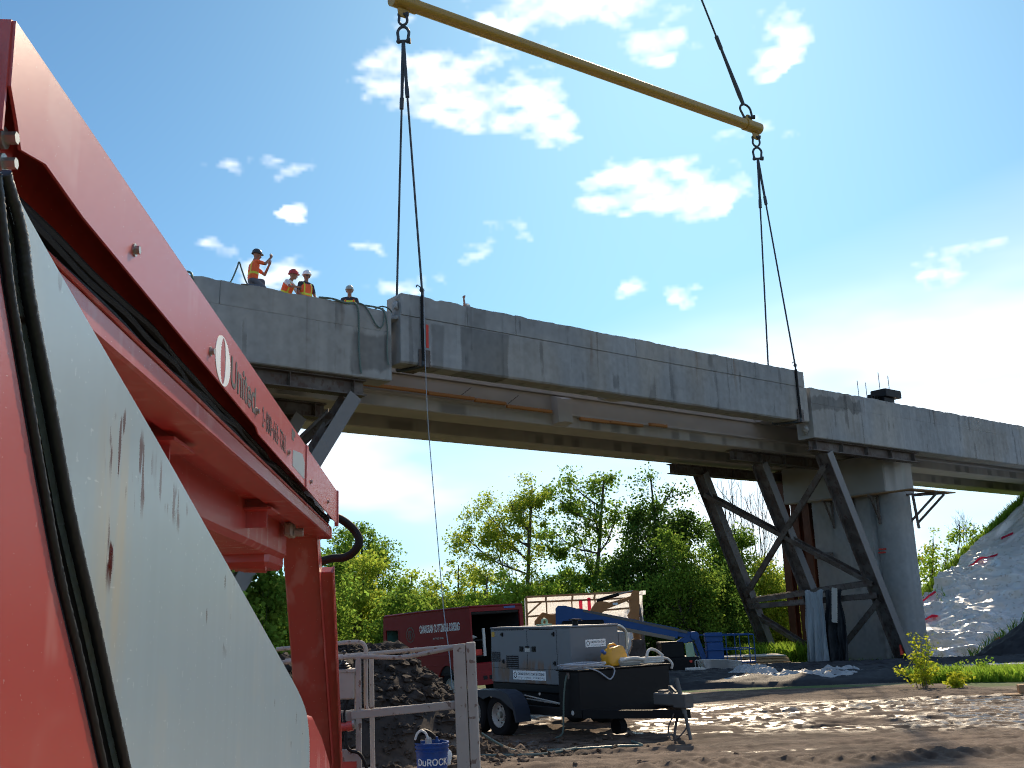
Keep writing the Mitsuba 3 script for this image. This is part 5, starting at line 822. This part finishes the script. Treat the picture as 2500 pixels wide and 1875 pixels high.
def worker(label, M, J, helmet, vest, sleeve, trousers, glasses=False, yellow='hivis_yellow', arms=('l', 'r'), turn=0.0, bareshoulder=False):
    """A figure from its joints (local x forward, y left, z up), with hard hat, vest, shirt, trousers and boots over one continuous body."""
    k = thing('person', label, 'person', None); A = {a: V(b, float) for a, b in J.items()}; up = unit(A['neck'] - A['pelvis']); H = A['head']; ct, st_ = math.cos(turn), math.sin(turn); fw = V([ct, st_, -.08 * 1]); fw = unit(fw); lf = V([-st_, ct, 0]); hu = unit(np.cross(fw, lf)); mans = []
    h = lambda a, b, c: H + fw * a + lf * b + hu * c
    mans += [m3.Manifold.batch_hull([ball(h(-.03, 0, .03), .088), ball(h(.025, 0, .02), .078), ball(h(.045, 0, -.075), .040), ball(h(.055, 0, -.095), .026), ball(h(-.02, 0, -.05), .07)]), m3.Manifold.batch_hull([ball(h(.098, 0, -.005), .010, 8), ball(h(.112, 0, -.040), .014, 8), ball(h(.085, 0, -.045), .018, 8)]),
             m3.Manifold.batch_hull([ball(h(.083, .022, -.078), .009, 7), ball(h(.083, -.022, -.078), .009, 7)]), ball(h(-.005, .088, -.02), .024, 9), ball(h(-.005, -.088, -.02), .024, 9)]
    mans += chain([h(-.015, 0, -.06), A['neck'] - up * .02], [.056, .062])
    chest, pel = A['neck'] - up * .17, A['pelvis']; sl, sr = A['sl'], A['sr']; ls = unit(sl - sr)
    torso = [m3.Manifold.batch_hull([ball(sl - ls * .03, .062), ball(sr + ls * .03, .062), ball(A['neck'] - up * .05, .075), ball(chest + ls * .095, .105), ball(chest - ls * .095, .105)]), m3.Manifold.batch_hull([ball(chest + ls * .095, .105), ball(chest - ls * .095, .105), ball(pel + ls * .07 + up * .14, .100), ball(pel - ls * .07 + up * .14, .100)]), m3.Manifold.batch_hull([ball(pel + ls * .07 + up * .14, .100), ball(pel - ls * .07 + up * .14, .100), ball(pel + ls * .075, .105), ball(pel - ls * .075, .105)])]
    mans += torso; slv = []; hands = []
    for q in ('l', 'r'):
        s0, e, w = A['s' + q], A['e' + q], A['w' + q]; mans += chain([s0, e], [.056, .042]) + chain([e, w], [.042, .028]); mid = s0 + (e - s0) * .72; slv += chain([s0, mid], [.064, .056])
        f = unit(w - e); n = unit(A.get('n' + q, V([0, 0, -1.0]))); sd = unit(np.cross(n, f) * (1 if q == 'l' else -1)); mans += hand(w, A.get('f' + q, f), n, sd, J.get('curl', .5))
    legs, boots = [], []
    for q in ('l', 'r'):
        hp, kn, an = pel + ls * (.085 if q == 'l' else -.085), A['k' + q], A['a' + q]; mans += chain([hp, kn, an], [.082, .056, .042]); legs += chain([hp, kn, an], [.098, .070, .060]); toe = an + V(A.get('t' + q, [.17, 0, -.05])); mans += chain([an, toe], [.042, .032]); boots += chain([an + V([-.02, 0, -.02]), toe], [.058, .045]) + chain([an, an + (kn - an) * .25], [.056, .058])
    body = blob(mans, .022, 4); part(k, 'body', xf(body, M), 'skin', True)
    shirt = [m3.Manifold.batch_hull([ball(sl - ls * .03, .070), ball(sr + ls * .03, .070), ball(A['neck'] - up * .055, .078), ball(chest + ls * .095, .114), ball(chest - ls * .095, .114)]), m3.Manifold.batch_hull([ball(chest + ls * .095, .114), ball(chest - ls * .095, .114), ball(pel + ls * .07 + up * .10, .112), ball(pel - ls * .07 + up * .10, .112)])]
    part(k, 'shirt', xf(blob(slv + shirt, .03, 3), M), sleeve, True)
    vm = m3.Manifold.batch_boolean([m3.Manifold.batch_hull([ball(sl - ls * .055, .066), ball(sr + ls * .055, .066), ball(chest + ls * .095, .124), ball(chest - ls * .095, .124)]), m3.Manifold.batch_hull([ball(chest + ls * .095, .124), ball(chest - ls * .095, .124), ball(pel + ls * .07 + up * .06, .124), ball(pel - ls * .07 + up * .06, .124)])], m3.OpType.Add)
    part(k, 'vest', xf(m3mesh(vm), M), vest, 40)
    big = lambda d: m3.Manifold.batch_boolean([m3.Manifold.batch_hull([ball(chest + ls * .095, .124 + d), ball(chest - ls * .095, .124 + d), ball(pel + ls * .07 + up * .06, .124 + d), ball(pel - ls * .07 + up * .06, .124 + d), ball(sl - ls * .055, .066 + d), ball(sr + ls * .055, .066 + d)])], m3.OpType.Add)
    Mz = frame(pel + up * .16, ls, z=up)
    def slabm(lo, hi): return m3.Manifold.cube([hi[i] - lo[i] for i in range(3)]).translate(lo).transform([[float(x) for x in r] for r in Mz[:3]])
    part(k, 'reflective_band', xf(m3mesh(big(.005) ^ slabm([-.4, -.4, -.02], [.4, .4, .045])), M), yellow, 40)
    for x in (.10, -.14): part(k, 'reflective_band', xf(m3mesh(big(.004) ^ slabm([x, -.4, .045], [x + .04, .4, .6])), M), yellow, 40)
    part(k, 'trousers', xf(blob(legs + [m3.Manifold.batch_hull([ball(pel + ls * .075, .112), ball(pel - ls * .075, .112), ball(pel + up * .10, .112)])], .035, 3), M), trousers, True); part(k, 'boot', xf(blob(boots[:4 // 2 + 0 or 2], .03, 2), M), 'boot', True); part(k, 'boot', xf(blob(boots[2:], .03, 2), M), 'boot', True)
    prof = [(.130, 0), (.134, .012), (.128, .05), (.108, .10), (.07, .132), (.03, .146), (0, .148)]; Mh = M @ frame(h(-.012, 0, .035), fw, z=hu)
    dome = lathe(prof, np.eye(4), 26); dome.vertices = dome.vertices * V([1.08, .93, 1]); peak = trimesh.creation.extrude_polygon(Polygon([(.09 + .095 * math.cos(a) * (1 if True else 0), .105 * math.sin(a)) for a in np.linspace(-1.57, 1.57, 15)] + [(.05, .11), (.05, -.11)]), .008, engine='earcut'); rim = lathe([(.128, -.002), (.146, .0), (.146, .007), (.128, .010)], np.eye(4), 26); rim.vertices = rim.vertices * V([1.08, .93, 1]); ridge_ = tube([(.14 * math.cos(a), 0, .02 + .136 * math.sin(a)) for a in np.linspace(.25, 2.9, 12)], .012, 6, 0)
    part(k, 'hard_hat', xf(cat([dome, peak, rim, ridge_]), Mh), helmet, 40)
    if glasses: part(k, 'glasses', xf(cat([cbox(V([.078, .008, -.028]), V([.098, .062, .008]), .006), cbox(V([.078, -.062, -.028]), V([.098, -.008, .008]), .006), box((.0, .082, -.008), (.09, .088, 0)), box((.0, -.088, -.008), (.09, -.082, 0)), box((.088, -.01, -.01), (.094, .01, -.003))]), M @ frame(H, fw, z=hu)), 'glasses', False)
    return k
def at_bridge(s, t, z, heading):
    """A place on the bridge, facing some degrees from along it (positive turns away from the camera)."""
    a = math.radians(heading); return MB @ euler((s, t, z), a)
m1 = worker('man in a black hard hat and orange vest kneeling on the left girder', at_bridge(-13.80, .45, 11.13, -6),
       dict(pelvis=(0, 0, .30), neck=(.05, 0, .88), head=(.12, 0, 1.045), sl=(.05, .19, .80), sr=(.05, -.19, .80), el=(.42, .24, .60), er=(.27, -.26, .74), wl=(.50, .10, .86), wr=(.47, -.10, 1.0), nl=(0, -1, .1), nr=(0, 1, .1), fl=(.1, -.2, 1), fr=(.3, .1, 1), kl=(.33, .14, .36), kr=(.30, -.10, .09), al=(.34, .14, .09), ar=(-.16, -.10, .10), tr=(-.16, 0, -.02), tl=(.20, 0, -.05), curl=.5), 'helmet_black', 'hivis_orange', 'hivis_orange', 'denim')
solo('phone', xf(cbox((-.006, -.075, -.04), (.006, .075, .04), .004), at_bridge(-13.80, .45, 11.13, -6) @ euler((.52, 0, 1.06), 0, .1)), 'black_steel', 'small dark phone held up by the kneeling man', 'phone')
stand = dict(kl=(.02, .10, .48), kr=(.0, -.10, .48), al=(0, .11, .09), ar=(-.03, -.11, .09))
m2 = worker('man in a red hard hat and white shirt leaning on the girder top', at_bridge(-12.50, .98, 10.38, -58),
       dict(stand, pelvis=(-.12, 0, .90), neck=(.10, 0, 1.42), head=(.19, .02, 1.565), sl=(.08, .20, 1.33), sr=(.10, -.20, 1.34), el=(.20, .26, 1.07), er=(.27, -.30, 1.14), wl=(.36, .10, .96), wr=(.34, .02, 1.20), curl=.6), 'helmet_red', 'hivis_orange', 'shirt_white', 'denim', turn=.5)
m3_ = worker('man in a white hard hat and dark glasses standing behind the left girder', at_bridge(-11.92, 1.0, 10.38, -82),
       dict(stand, pelvis=(0, 0, .93), neck=(.03, 0, 1.50), head=(.06, 0, 1.665), sl=(.03, .205, 1.415), sr=(.03, -.205, 1.415), el=(.05, .29, 1.13), er=(.05, -.29, 1.13), wl=(.22, .24, .93), wr=(.22, -.24, .93), curl=.4), 'helmet_white', 'hivis_orange', 'shirt_dark', 'denim', True, turn=-.12)
m4 = worker('man in a grey hard hat crouched behind the girder, farthest right of the four', at_bridge(-10.46, 1.0, 10.38, -120),
       dict(stand, pelvis=(-.12, 0, .80), neck=(.08, 0, 1.28), head=(.13, 0, 1.44), sl=(.05, .20, 1.20), sr=(.05, -.20, 1.20), el=(.15, .27, .95), er=(.15, -.27, .95), wl=(.35, .15, .85), wr=(.35, -.15, .85), kl=(.20, .11, .50), kr=(.18, -.11, .50), curl=.4), 'helmet_grey', 'hivis_yellow', 'shirt_dark', 'denim', yellow='hivis_orange')
m5 = worker('person behind the hanging girder with only a raised bare forearm showing', at_bridge(-6.02, 1.2, 10.62, -60),
       dict(stand, pelvis=(0, 0, .80), neck=(.02, 0, 1.30), head=(.04, 0, 1.45), sl=(.02, .20, 1.22), sr=(.02, -.20, 1.22), el=(.05, .27, .95), er=(.06, -.20, 1.50), wl=(.2, .2, .8), wr=(.05, -.22, 1.76), fr=(.1, 0, 1), nr=(0, 1, 0), kl=(.2, .11, .45), kr=(.2, -.11, .45), curl=1.1), 'helmet_grey', 'hivis_orange', 'shirt_dark', 'denim')
# ------------------------------------------------------------------ trees, shrubs and grass
CT = {'yellow': ((.36, .46, .06), .28), 'mid': ((.20, .32, .05), .32), 'dark': ((.095, .18, .035), .35), 'bright': ((.27, .42, .05), .30), 'maple': ((.42, .47, .04), .25)}
def leaves(pts, size, col, rngx, droop=.6):
    """Pointed leaf blades, each its own four corners and its own tint."""
    n = len(pts); d = rngx.normal(size=(n, 3)); d[:, 2] = d[:, 2] * .6 - droop; d /= np.linalg.norm(d, axis=1, keepdims=True); w = np.cross(d, rngx.normal(size=(n, 3))); w /= np.linalg.norm(w, axis=1, keepdims=True)
    L = size * (.65 + .7 * rngx.random((n, 1))); Wd_ = L * (.30 + .12 * rngx.random((n, 1))); fold = np.cross(d, w) * Wd_ * .35
    v = np.stack([pts, pts + d * L * .5 + w * Wd_ + fold, pts + d * L, pts + d * L * .5 - w * Wd_ + fold], 1).reshape(-1, 3); i = np.arange(n)[:, None] * 4; f = np.vstack([i + [0, 1, 2], i + [0, 2, 3]])
    c, j = col; k = np.exp(rngx.normal(size=(n, 1)) * j) * V(c) * (1 + V([.22, .06, .0]) * rngx.normal(size=(n, 1)) * .5); c4 = np.repeat(np.clip(k, .004, .6), 4, 0); return TM(v, f), c4
def foliage(parent, name, pts, size, col, rngx, droop=.6, label=None, kind=None):
    m, c = leaves(pts, size, col, rngx, droop); k = key_for(name, parent); scene[k] = mikit.ply(m, 'leaf', smooth=False, color=c)
    if kind or label: labels[k] = {a: b for a, b in (('label', label), ('kind', kind)) if b}
    return k
def tree(name, label, base, y, crown, col, size, seed, lean=0.0, clump=.34, k=1.0, group=None, bark='bark', stems=1, depth=1.0):
    r = np.random.default_rng(seed); t = thing(name, label, 'shrub' if 'shrub' in name else 'tree', group); gz = float(ground_h(V([base]), V([float(y)]))[0]); wood, pts = [], []; hi = max(c[1] + c[3] for c in crown); H = hi - gz; root = V([base, y, gz - .3])
    tops = [V([c[0], y, c[1]]) for c in crown]
    main = max(crown, key=lambda c: c[1] + c[3] * .6); tp = V([main[0], y, main[1] + main[3] * .5]); r0 = .028 * H ** .9
    tk = curve([root, root + V([.04 * H * (r.random() - .5), 0, .25 * H]), (root + tp) / 2 + V([.05 * H * (r.random() - .5), .3 * (r.random() - .5), .04 * H]), tp], 6); wood.append(rings(tk, np.linspace(r0, r0 * .18, len(tk)), 7, False))
    for cx, cz, rx, rz, dn in crown:
        nc = max(5, int(rx * rz * 11 * (.5 + .35 * dn))); ry = depth * (rx + rz) / 2
        q = r.normal(size=(nc, 3)); q /= np.linalg.norm(q, axis=1, keepdims=True); q *= (.30 + .75 * r.random((nc, 1)) ** .55); cc = V([cx, y, cz]) + q * V([rx, ry, rz])
        cc = cc[cc[:, 2] > gz + .15]; nl = int(dn * rx * rz * 3.14 / (size * size * .26) * k * (1.6 if dn > 1.5 else 1.3) / max(nc, 1)) + 1; ell = V([cx, y, cz]); zj = np.clip(ell[2] - .5 * rz - rx, gz + .12 * H, None)
        j = tk[np.argmin(np.abs(tk[:, 2] - zj))]; limb = curve([j, j * .45 + ell * .55 + V([0, 0, -.12 * rz]), ell + V([0, 0, .25 * rz])], 5); rl = max(.010 * H ** .8 * (rx * .6 + .35), .018); wood.append(rings(limb, np.linspace(rl, rl * .35, len(limb)), 5, False))
        for p in cc:
            a = limb[min(len(limb) - 1, int(r.random() * len(limb)))]; 
            if r.random() < .75: m = (a + p) / 2 + V([0, 0, .06 * np.linalg.norm(p - a)]); wood.append(rings(curve([a, m, p], 3), [rl * .34, rl * .28, rl * .24, rl * .2, rl * .15, rl * .12, rl * .1][:7], 4, False))
            pts.append(p + r.normal(size=(nl, 3)) * V([clump, clump, clump * .8]) * (.55 + .7 * r.random()))
    part(t, 'trunk', cat(wood), bark, True); foliage(t, 'crown', np.vstack(pts), size, CT[col], r, kind='stuff'); return t
TREES = {
'A': (-6.73, 27, [(-6.77, 2.64, .81, 1.4, 2.2), (-7.22, 3.5, .65, .87, 2.0), (-7.73, 4.27, .49, .44, 2.0), (-6.63, 1.39, .75, .75, 2.2), (-7.6, 1.42, .75, .64, 2.)]),
'B': (-8.53, 58, [(-8.98, 6.5, 1.52, 1.29, 1.8), (-7.7, 4.96, 1.16, 1.4, 1.6), (-10.03, 4.35, 1.39, 1.86, 2.4), (-8.52, 2.94, 2.08, 1.85, 2.4), (-9.21, .95, 2.29, 1.38, 2.4), (-11.06, 2.57, 1.15, 1.85, 2.2)]),
'D': (.39, 55, [(.91, 8.62, .94, .9, 1.3), (-.34, 7.99, 1.12, 1.12, 1.25), (-1.7, 7.48, 1.01, 1.23, 1.3), (-2.74, 5.97, .84, 1.33, .8), (.61, 6.52, 1.22, 1.56, .75), (-1.11, 5.04, 1.44, 1.44, .7), (.75, 4.32, .77, 1.21, .8), (-.73, 6.56, 1.34, 1.11, .6), (-2.34, 4.43, .88, .88, .5)]),
'E': (3.55, 57, [(3.17, 9.24, .75, .7, 1.2), (5.04, 9.34, .89, .75, 1.3), (2.43, 8.22, 1.04, .97, 1.2), (4.39, 7.92, 1.39, 1.16, 1.1), (2.0, 6.4, .74, 1.27, 1.4), (3.59, 5.89, 1.15, 1.38, .9), (5.61, 7.07, .92, 1.15, .9), (2.57, 3.67, 1.37, 1.82, 1.8), (4.64, 4.04, 1.03, 1.37, 1.0), (3.62, 1.85, 1.58, 1.36, 2.0)]),
'F': (7.15, 54, [(7.29, 8.5, 1.06, 1.1, .55), (8.62, 8.57, .84, .93, .45), (6.5, 6.45, .87, 1.2, 1.7), (7.57, 6.2, 1.31, 1.53, 2.4), (8.87, 5.93, .87, 1.31, 2.2), (6.14, 4.1, 1.51, 1.73, 2.5), (8.05, 3.61, 1.51, 1.94, 2.6), (6.62, 1.55, 1.71, 1.5, 2.6), (5.17, 2.44, 1.07, 1.72, 2.3), (8.53, 1.28, 1.28, 1.28, 2.4)]),
'G': (8.19, 50, [(7.55, 4.88, .8, 1.21, 2.0), (8.64, 3.27, 1.0, 1.4, 2.2), (7.19, 2.54, .99, 1.39, 2.2), (8.67, 1.13, 1.38, 1.19, 2.4)]),
'H': (12.19, 60, [(11.5, 5.81, 1.16, 1.21, 1.9), (12.79, 5.29, 1.21, 1.45, 1.9), (13.49, 3.61, 1.08, 1.68, 2.0), (11.76, 2.96, 1.43, 1.91, 2.4), (12.54, .85, 1.66, 1.42, 2.4)])}
tree('broadleaf_tree', 'nearest leafy tree, between the grey hood and the red jib', *TREES['A'], 'mid', .17, 101, clump=.22, k=1.2)
tree('broadleaf_tree', 'round green tree right of the red jib, behind the cage', *TREES['B'], 'mid', .16, 102, k=1.1)
tree('maple_tree', 'tall open crowned tree with thin yellowish leaves, above the red van', *TREES['D'], 'yellow', .14, 103, clump=.26, k=1.35)
tree('ash_tree', 'tall airy green tree with sky between its limbs, right of the yellowish tree', *TREES['E'], 'mid', .17, 104, clump=.27, k=1.3)
tree('broadleaf_tree', 'dense dark tree with wispy top under the middle of the bridge', *TREES['F'], 'dark', .16, 105, k=1.15)
tree('broadleaf_tree', 'lighter green tree in front of the dense dark one', *TREES['G'], 'mid', .15, 106, k=1.1)
tree('broadleaf_tree', 'dense green tree seen through the shoring legs', *TREES['H'], 'mid', .16, 107, k=1.1)
for i, (x, y, cr, lab) in enumerate(((-6.67, 62, [(-6.5, 4.11, .79, 1.12, 1.1), (-6.64, 2.42, .99, 1.48, 1.8)], 'slim young poplar straight above the middle of the red van roof'), (-5.25, 64, [(-5.31, 3.75, .72, 1.02, 1.1), (-5.08, 2.12, 1.14, 1.27, 1.8)], 'slim young poplar, second from the yellowish tree'), (-7.4, 60, [(-7.5, 2.92, .72, 1.2, 1.3), (-7.27, 1.29, 1.07, 1.19, 1.8)], 'slim young poplar, farthest left of the poplar row'), (-3.55, 63, [(-3.7, 4.54, .76, 1.51, 1.0), (-3.24, 2.31, 1.13, 1.5, 1.8)], 'tallest slim poplar, just left of the yellowish tree'))):
    tree('poplar', lab, x, y, cr, 'yellow', .18, 110 + i, clump=.25, group='young poplars behind the van')
for i, (x, y, cr, lab) in enumerate(((15.9, 66, [(15.73, 1.92, 1.05, 1.57, 1.5), (16.37, .37, 1.3, 1.3, 1.8)], 'yellow green sapling seen left of the rust brown piles'), (17.4, 66, [(17.41, 3.01, 1.05, 1.58, 1.3)], 'yellow green sapling seen right behind the middle shoring leg'), (18.9, 66.5, [(18.97, 2.83, 1.18, 1.45, 1.4), (18.63, .8, 1.57, 1.3, 1.8)], 'yellow green sapling seen between the piles'), (20.4, 66, [(20.44, 3.04, .92, 1.58, 1.4)], 'yellow green sapling at the left edge of the pier'))):
    tree('sapling', lab, x, y, cr, 'yellow', .2, 120 + i, clump=.27, group='yellow green saplings behind the piles')
tree('sapling', 'small yellow green tree right of the pier top', 27.3, 68, [(27.79, 5.92, .6, .82, .6), (27.28, 4.45, .76, 1.23, 1.3)], 'yellow', .22, 130, clump=.25)
ru = np.random.default_rng(77); SHADE = {'yellow': 'yellow green', 'mid': 'mid green', 'dark': 'dark green', 'bright': 'bright green'}
NTH = 'first second third fourth fifth sixth seventh eighth ninth tenth eleventh twelfth thirteenth fourteenth fifteenth sixteenth seventeenth eighteenth nineteenth twentieth twenty-first twenty-second twenty-third twenty-fourth twenty-fifth twenty-sixth twenty-seventh twenty-eighth twenty-ninth thirtieth'.split()
row = [(-11.5, 52, 'mid'), (-9.6, 50, 'mid'), (-7.9, 49, 'yellow'), (-6.2, 51, 'yellow'), (-4.7, 49, 'yellow'), (-3.3, 51, 'yellow'), (-2.0, 49, 'bright'), (-.8, 51, 'bright'), (.5, 50, 'bright'), (1.9, 52, 'mid'), (3.3, 50.5, 'mid'), (4.6, 51, 'mid'), (6.0, 51.5, 'dark'), (9.8, 52, 'dark'), (11.2, 55, 'mid'), (13.1, 57, 'yellow'), (14.6, 58, 'yellow'), (-13.4, 50, 'mid'), (-14.5, 40, 'mid'), (-12.6, 41, 'mid'), (-5.4, 45, 'mid'), (-8.6, 43, 'mid'), (-10.4, 44, 'bright'), (21.5, 63, 'yellow'), (23.2, 66, 'yellow'), (10.4, 58, 'mid')]
for i, (x, y, c) in enumerate(sorted(row, key=lambda q: q[0] / q[1])):
    a = 1.3 + .35 * ru.random(); b = 1.9 + 1.1 * ru.random(); g = float(ground_h(V([x]), V([float(y)]))[0])
    tree('shrub', f'{SHADE[c]} bush in the low undergrowth before the trees, {NTH[i]} from the left', x, y, [(x, g + b * .75, a, b * .8, 2.2), (x + .5, g + b * 1.5, a * .7, b * .6, 2.0), (x - .6, g + .6, a * .9, .7, 2.0)], c, .155, 200 + i, clump=.27, k=1.05, group='bushes of the undergrowth')
back = [(-17.5, 70, 'mid', 4.5), (-14.6, 68, 'mid', 4.8), (-12.2, 70, 'mid', 4.2), (-9.8, 71, 'yellow', 3.9), (-8.2, 69, 'yellow', 3.5), (-6.4, 70, 'yellow', 4.4), (-4.6, 71, 'yellow', 4.2), (-3.0, 69, 'yellow', 5.0), (-1.2, 66, 'yellow', 4.2), (.6, 66, 'bright', 4.0), (2.3, 67, 'mid', 4.3), (4.0, 66, 'mid', 4.6), (5.8, 65, 'mid', 4.8), (10.0, 66, 'mid', 5.4), (12.0, 68, 'mid', 5.0), (14.5, 70, 'mid', 4.6), (16.8, 72, 'yellow', 3.8), (19.0, 72, 'yellow', 4.2), (21.2, 73, 'yellow', 4.0), (23.6, 74, 'yellow', 4.4)]
for i, (x, y, c, zt) in enumerate(back):
    g = float(ground_h(V([x]), V([float(y)]))[0]); h = zt - g; tree('young_tree', f'young {SHADE[c]} tree of the back row of the wood, {NTH[i]} from the left', x, y, [(x, g + h * .80, 1.0, h * .24, 1.5), (x + .4, g + h * .5, 1.5, h * .28, 2.0), (x - .5, g + h * .28, 1.6, h * .26, 2.0)], c, .20, 260 + i, clump=.33, k=.9, group='young trees of the back row')
# bare trees
def bare(label, base, y, tops, seed, r0, zb=None):
    r = np.random.default_rng(seed); t = thing('bare_tree', label, 'tree'); gz = float(ground_h(V([base]), V([float(y)]))[0]) if zb is None else zb; wood = []
    for (x, z) in tops:
        p = curve([V([base, y, gz - .2]), V([base * .6 + x * .4, y, gz + (z - gz) * .45]), V([x, y + r.normal() * .2, z])], 10); wood.append(rings(p, np.linspace(r0, r0 * .2, len(p)), 5, False))
        for _ in range(11):
            i = int(r.uniform(.35, .95) * (len(p) - 1)); a = p[i]; L = (z - a[2]) * .5 + .35; d = V([r.normal() * .38, r.normal() * .35, 1.0]); q = curve([a, a + d * L * .5, a + d * L + V([r.normal() * .12, 0, .1])], 5); wood.append(rings(q, np.linspace(r0 * .36, r0 * .12, len(q)), 4, False))
            for _ in range(2): b = q[int(r.uniform(.3, .9) * (len(q) - 1))]; e = b + V([r.normal() * .3, r.normal() * .2, .5 + .3 * r.random()]) * L * .5; wood.append(rings(V([b, (b + e) / 2 + r.normal(size=3) * .02, e]), [r0 * .2, r0 * .16, r0 * .12], 4, False))
    part(t, 'trunk', cat(wood), 'bark', True); return t
bare('leafless tree with upright bare stems seen between the shoring legs', 13.2, 62, [(12.0, 9.6), (12.7, 9.9), (13.3, 10.2), (13.9, 9.9)], 301, .07); bare('second leafless tree, slimmer, right of the first between the legs', 14.9, 63, [(14.6, 9.2), (15.5, 9.5), (15.1, 9.7)], 302, .06); bare('small bare sapling on the embankment right of the pier', 28.9, 66, [(28.5, 7.2), (28.95, 7.7), (29.3, 7.0)], 303, .035)
rb = np.random.default_rng(55)
for i, (px_s, h) in enumerate(((29.2, .9), (30.2, .9), (31.4, 1.2), (32.5, 1.0), (33.6, 1.3), (34.7, .9))):
    tq = 9.3 - .31 * (px_s - 24) + .2; p = W(px_s, tq, 0); g = float(ground_h(V([p[0]]), V([p[1]]))[0]); tree('shrub', f'small loose bush on the embankment shoulder, {NTH[i]} counted upwards from the pier', p[0], p[1], [(p[0], g + .7 * h, .5, .6 * h, .9), (p[0] + .3, g + 1.3 * h, .3, .45 * h, .6)], 'bright', .17, 320 + i, clump=.2, group='bushes on the embankment shoulder')
# grass
def grass(name, label, XY, h, col, seed, lean=.35):
    r = np.random.default_rng(seed); n = len(XY); x, y = XY[:, 0], XY[:, 1]; z = ground_h(x, y); L = h * (.5 + .8 * r.random(n)); a = r.random(n) * 6.283; w = .006 + .006 * r.random(n) + h * .012; d = np.stack([np.cos(a), np.sin(a), 0 * a], 1); s = np.stack([-d[:, 1], d[:, 0], 0 * a], 1); b = np.stack([x, y, z - .02], 1)
    v = np.stack([b - s * w[:, None], b + s * w[:, None], b + d * (L * lean * .4)[:, None] + V([0, 0, 1]) * (L * .6)[:, None] + s * w[:, None] * .6, b + d * (L * lean * (.6 + .8 * r.random(n)))[:, None] + V([0, 0, 1]) * L[:, None]], 1).reshape(-1, 3); i = np.arange(n)[:, None] * 4; f = np.vstack([i + [0, 1, 2], i + [0, 2, 3]])
    c, j = CT[col]; k = np.repeat(np.clip(np.exp(r.normal(size=(n, 1)) * j * .7) * V(c), .004, .6), 4, 0); key = thing(name, label, 'grass'); labels[key]['kind'] = 'stuff'; scene[key] = mikit.ply(TM(v, f), 'leaf', smooth=False, color=k)
def patch(n, x0, x1, y0, y1, seed, shape=None):
    r = np.random.default_rng(seed); p = np.column_stack([r.uniform(x0, x1, n), r.uniform(y0, y1, n)]); 
    return p if shape is None else p[shape(p[:, 0], p[:, 1], r)]
blobm = lambda f, sd, th: (lambda x, y, r: N(x, y, f, sd) + .1 * r.normal(size=len(x)) > th)
grass('tall_grass', 'bright green tall grass behind the shoring leg and timber', patch(9000, 10.4, 14.6, 47.8, 53, 401), 1.15, 'bright', 402); grass('grass', 'green grass tuft at the right edge in front of the sheets', patch(9000, 10.6, 15.5, 27.0, 29.2, 403, lambda x, y, r: (y - 27.2 > .25 * (12.4 - x)) & (N(x, y, .8, 5) > -.22)), .34, 'bright', 404)
def onbank(n, s0, s1, t0, t1, seed): r = np.random.default_rng(seed); s, t = r.uniform(s0, s1, n), r.uniform(t0, t1, n); p = BP[:2] + s[:, None] * BD[:2] + t[:, None] * BN[:2]; return p[ground_h(p[:, 0], p[:, 1]) > 1.2]
grass('bank_grass', 'rough grass along the shoulder and top of the embankment', np.vstack([p for p in (lambda q: [q[(lambda s, t: t > 8.5 - .31 * (s - 24))(*s_t(q[:, 0], q[:, 1]))]])(onbank(42000, 25, 41, 2.5, 15, 405))]), .36, 'bright', 406)
grass('rough_grass', 'thin grass on the ground between the yard and the wood', patch(22000, -16, 24, 46, 60, 407, blobm(.2, 9, -.02)), .45, 'mid', 408)
# the little maple and seedlings in front of the pier
gq = lambda x, y: float(ground_h(V([x]), V([y]))[0])
g0 = gq(9.5, 25.0)
def seedling(label, x, y, h, w, n, seed, leafs=.085, col='maple'):
    r = np.random.default_rng(seed); t = thing('seedling', label, 'seedling'); g = gq(x, y); wood, pts = [], []
    for i in range(n):
        a = r.normal(size=2) * w * .55; z = h * (.35 + .68 * r.random()) * (1 - .12 * np.hypot(*a) / max(w, .01)); tip = V([x + a[0] * 1.2, y + a[1], g + z]); st = curve([V([x + a[0] * .25, y + a[1] * .2, g - .05]), V([x + a[0] * .5, y + a[1] * .5, g + z * .55]), tip], 6); wood.append(rings(st, np.linspace(.008, .003, len(st)), 4, False))
        for q in st[int(len(st) * .3):]:
            pts.append(q + r.normal(size=(5, 3)) * V([.07, .07, .035]))
    part(t, 'stem', cat(wood), 'bark_pale', True); foliage(t, 'leaf_cluster', np.vstack(pts), leafs, CT[col], r, .25, kind='stuff'); return t
seedling('bright yellow green maple seedling standing in front of the pier', 9.55, 25.0, 1.30, .40, 15, 501); seedling('low yellow green seedling just right of the taller maple seedling', 10.15, 24.7, .42, .22, 7, 502); seedling('thin weedy seedling at the left of the grass tuft', 11.3, 27.6, .62, .35, 7, 503, .07, 'bright'); seedling('thin weedy seedling in the grass, nearer the right edge', 12.3, 28.2, .7, .3, 6, 504, .07, 'bright')
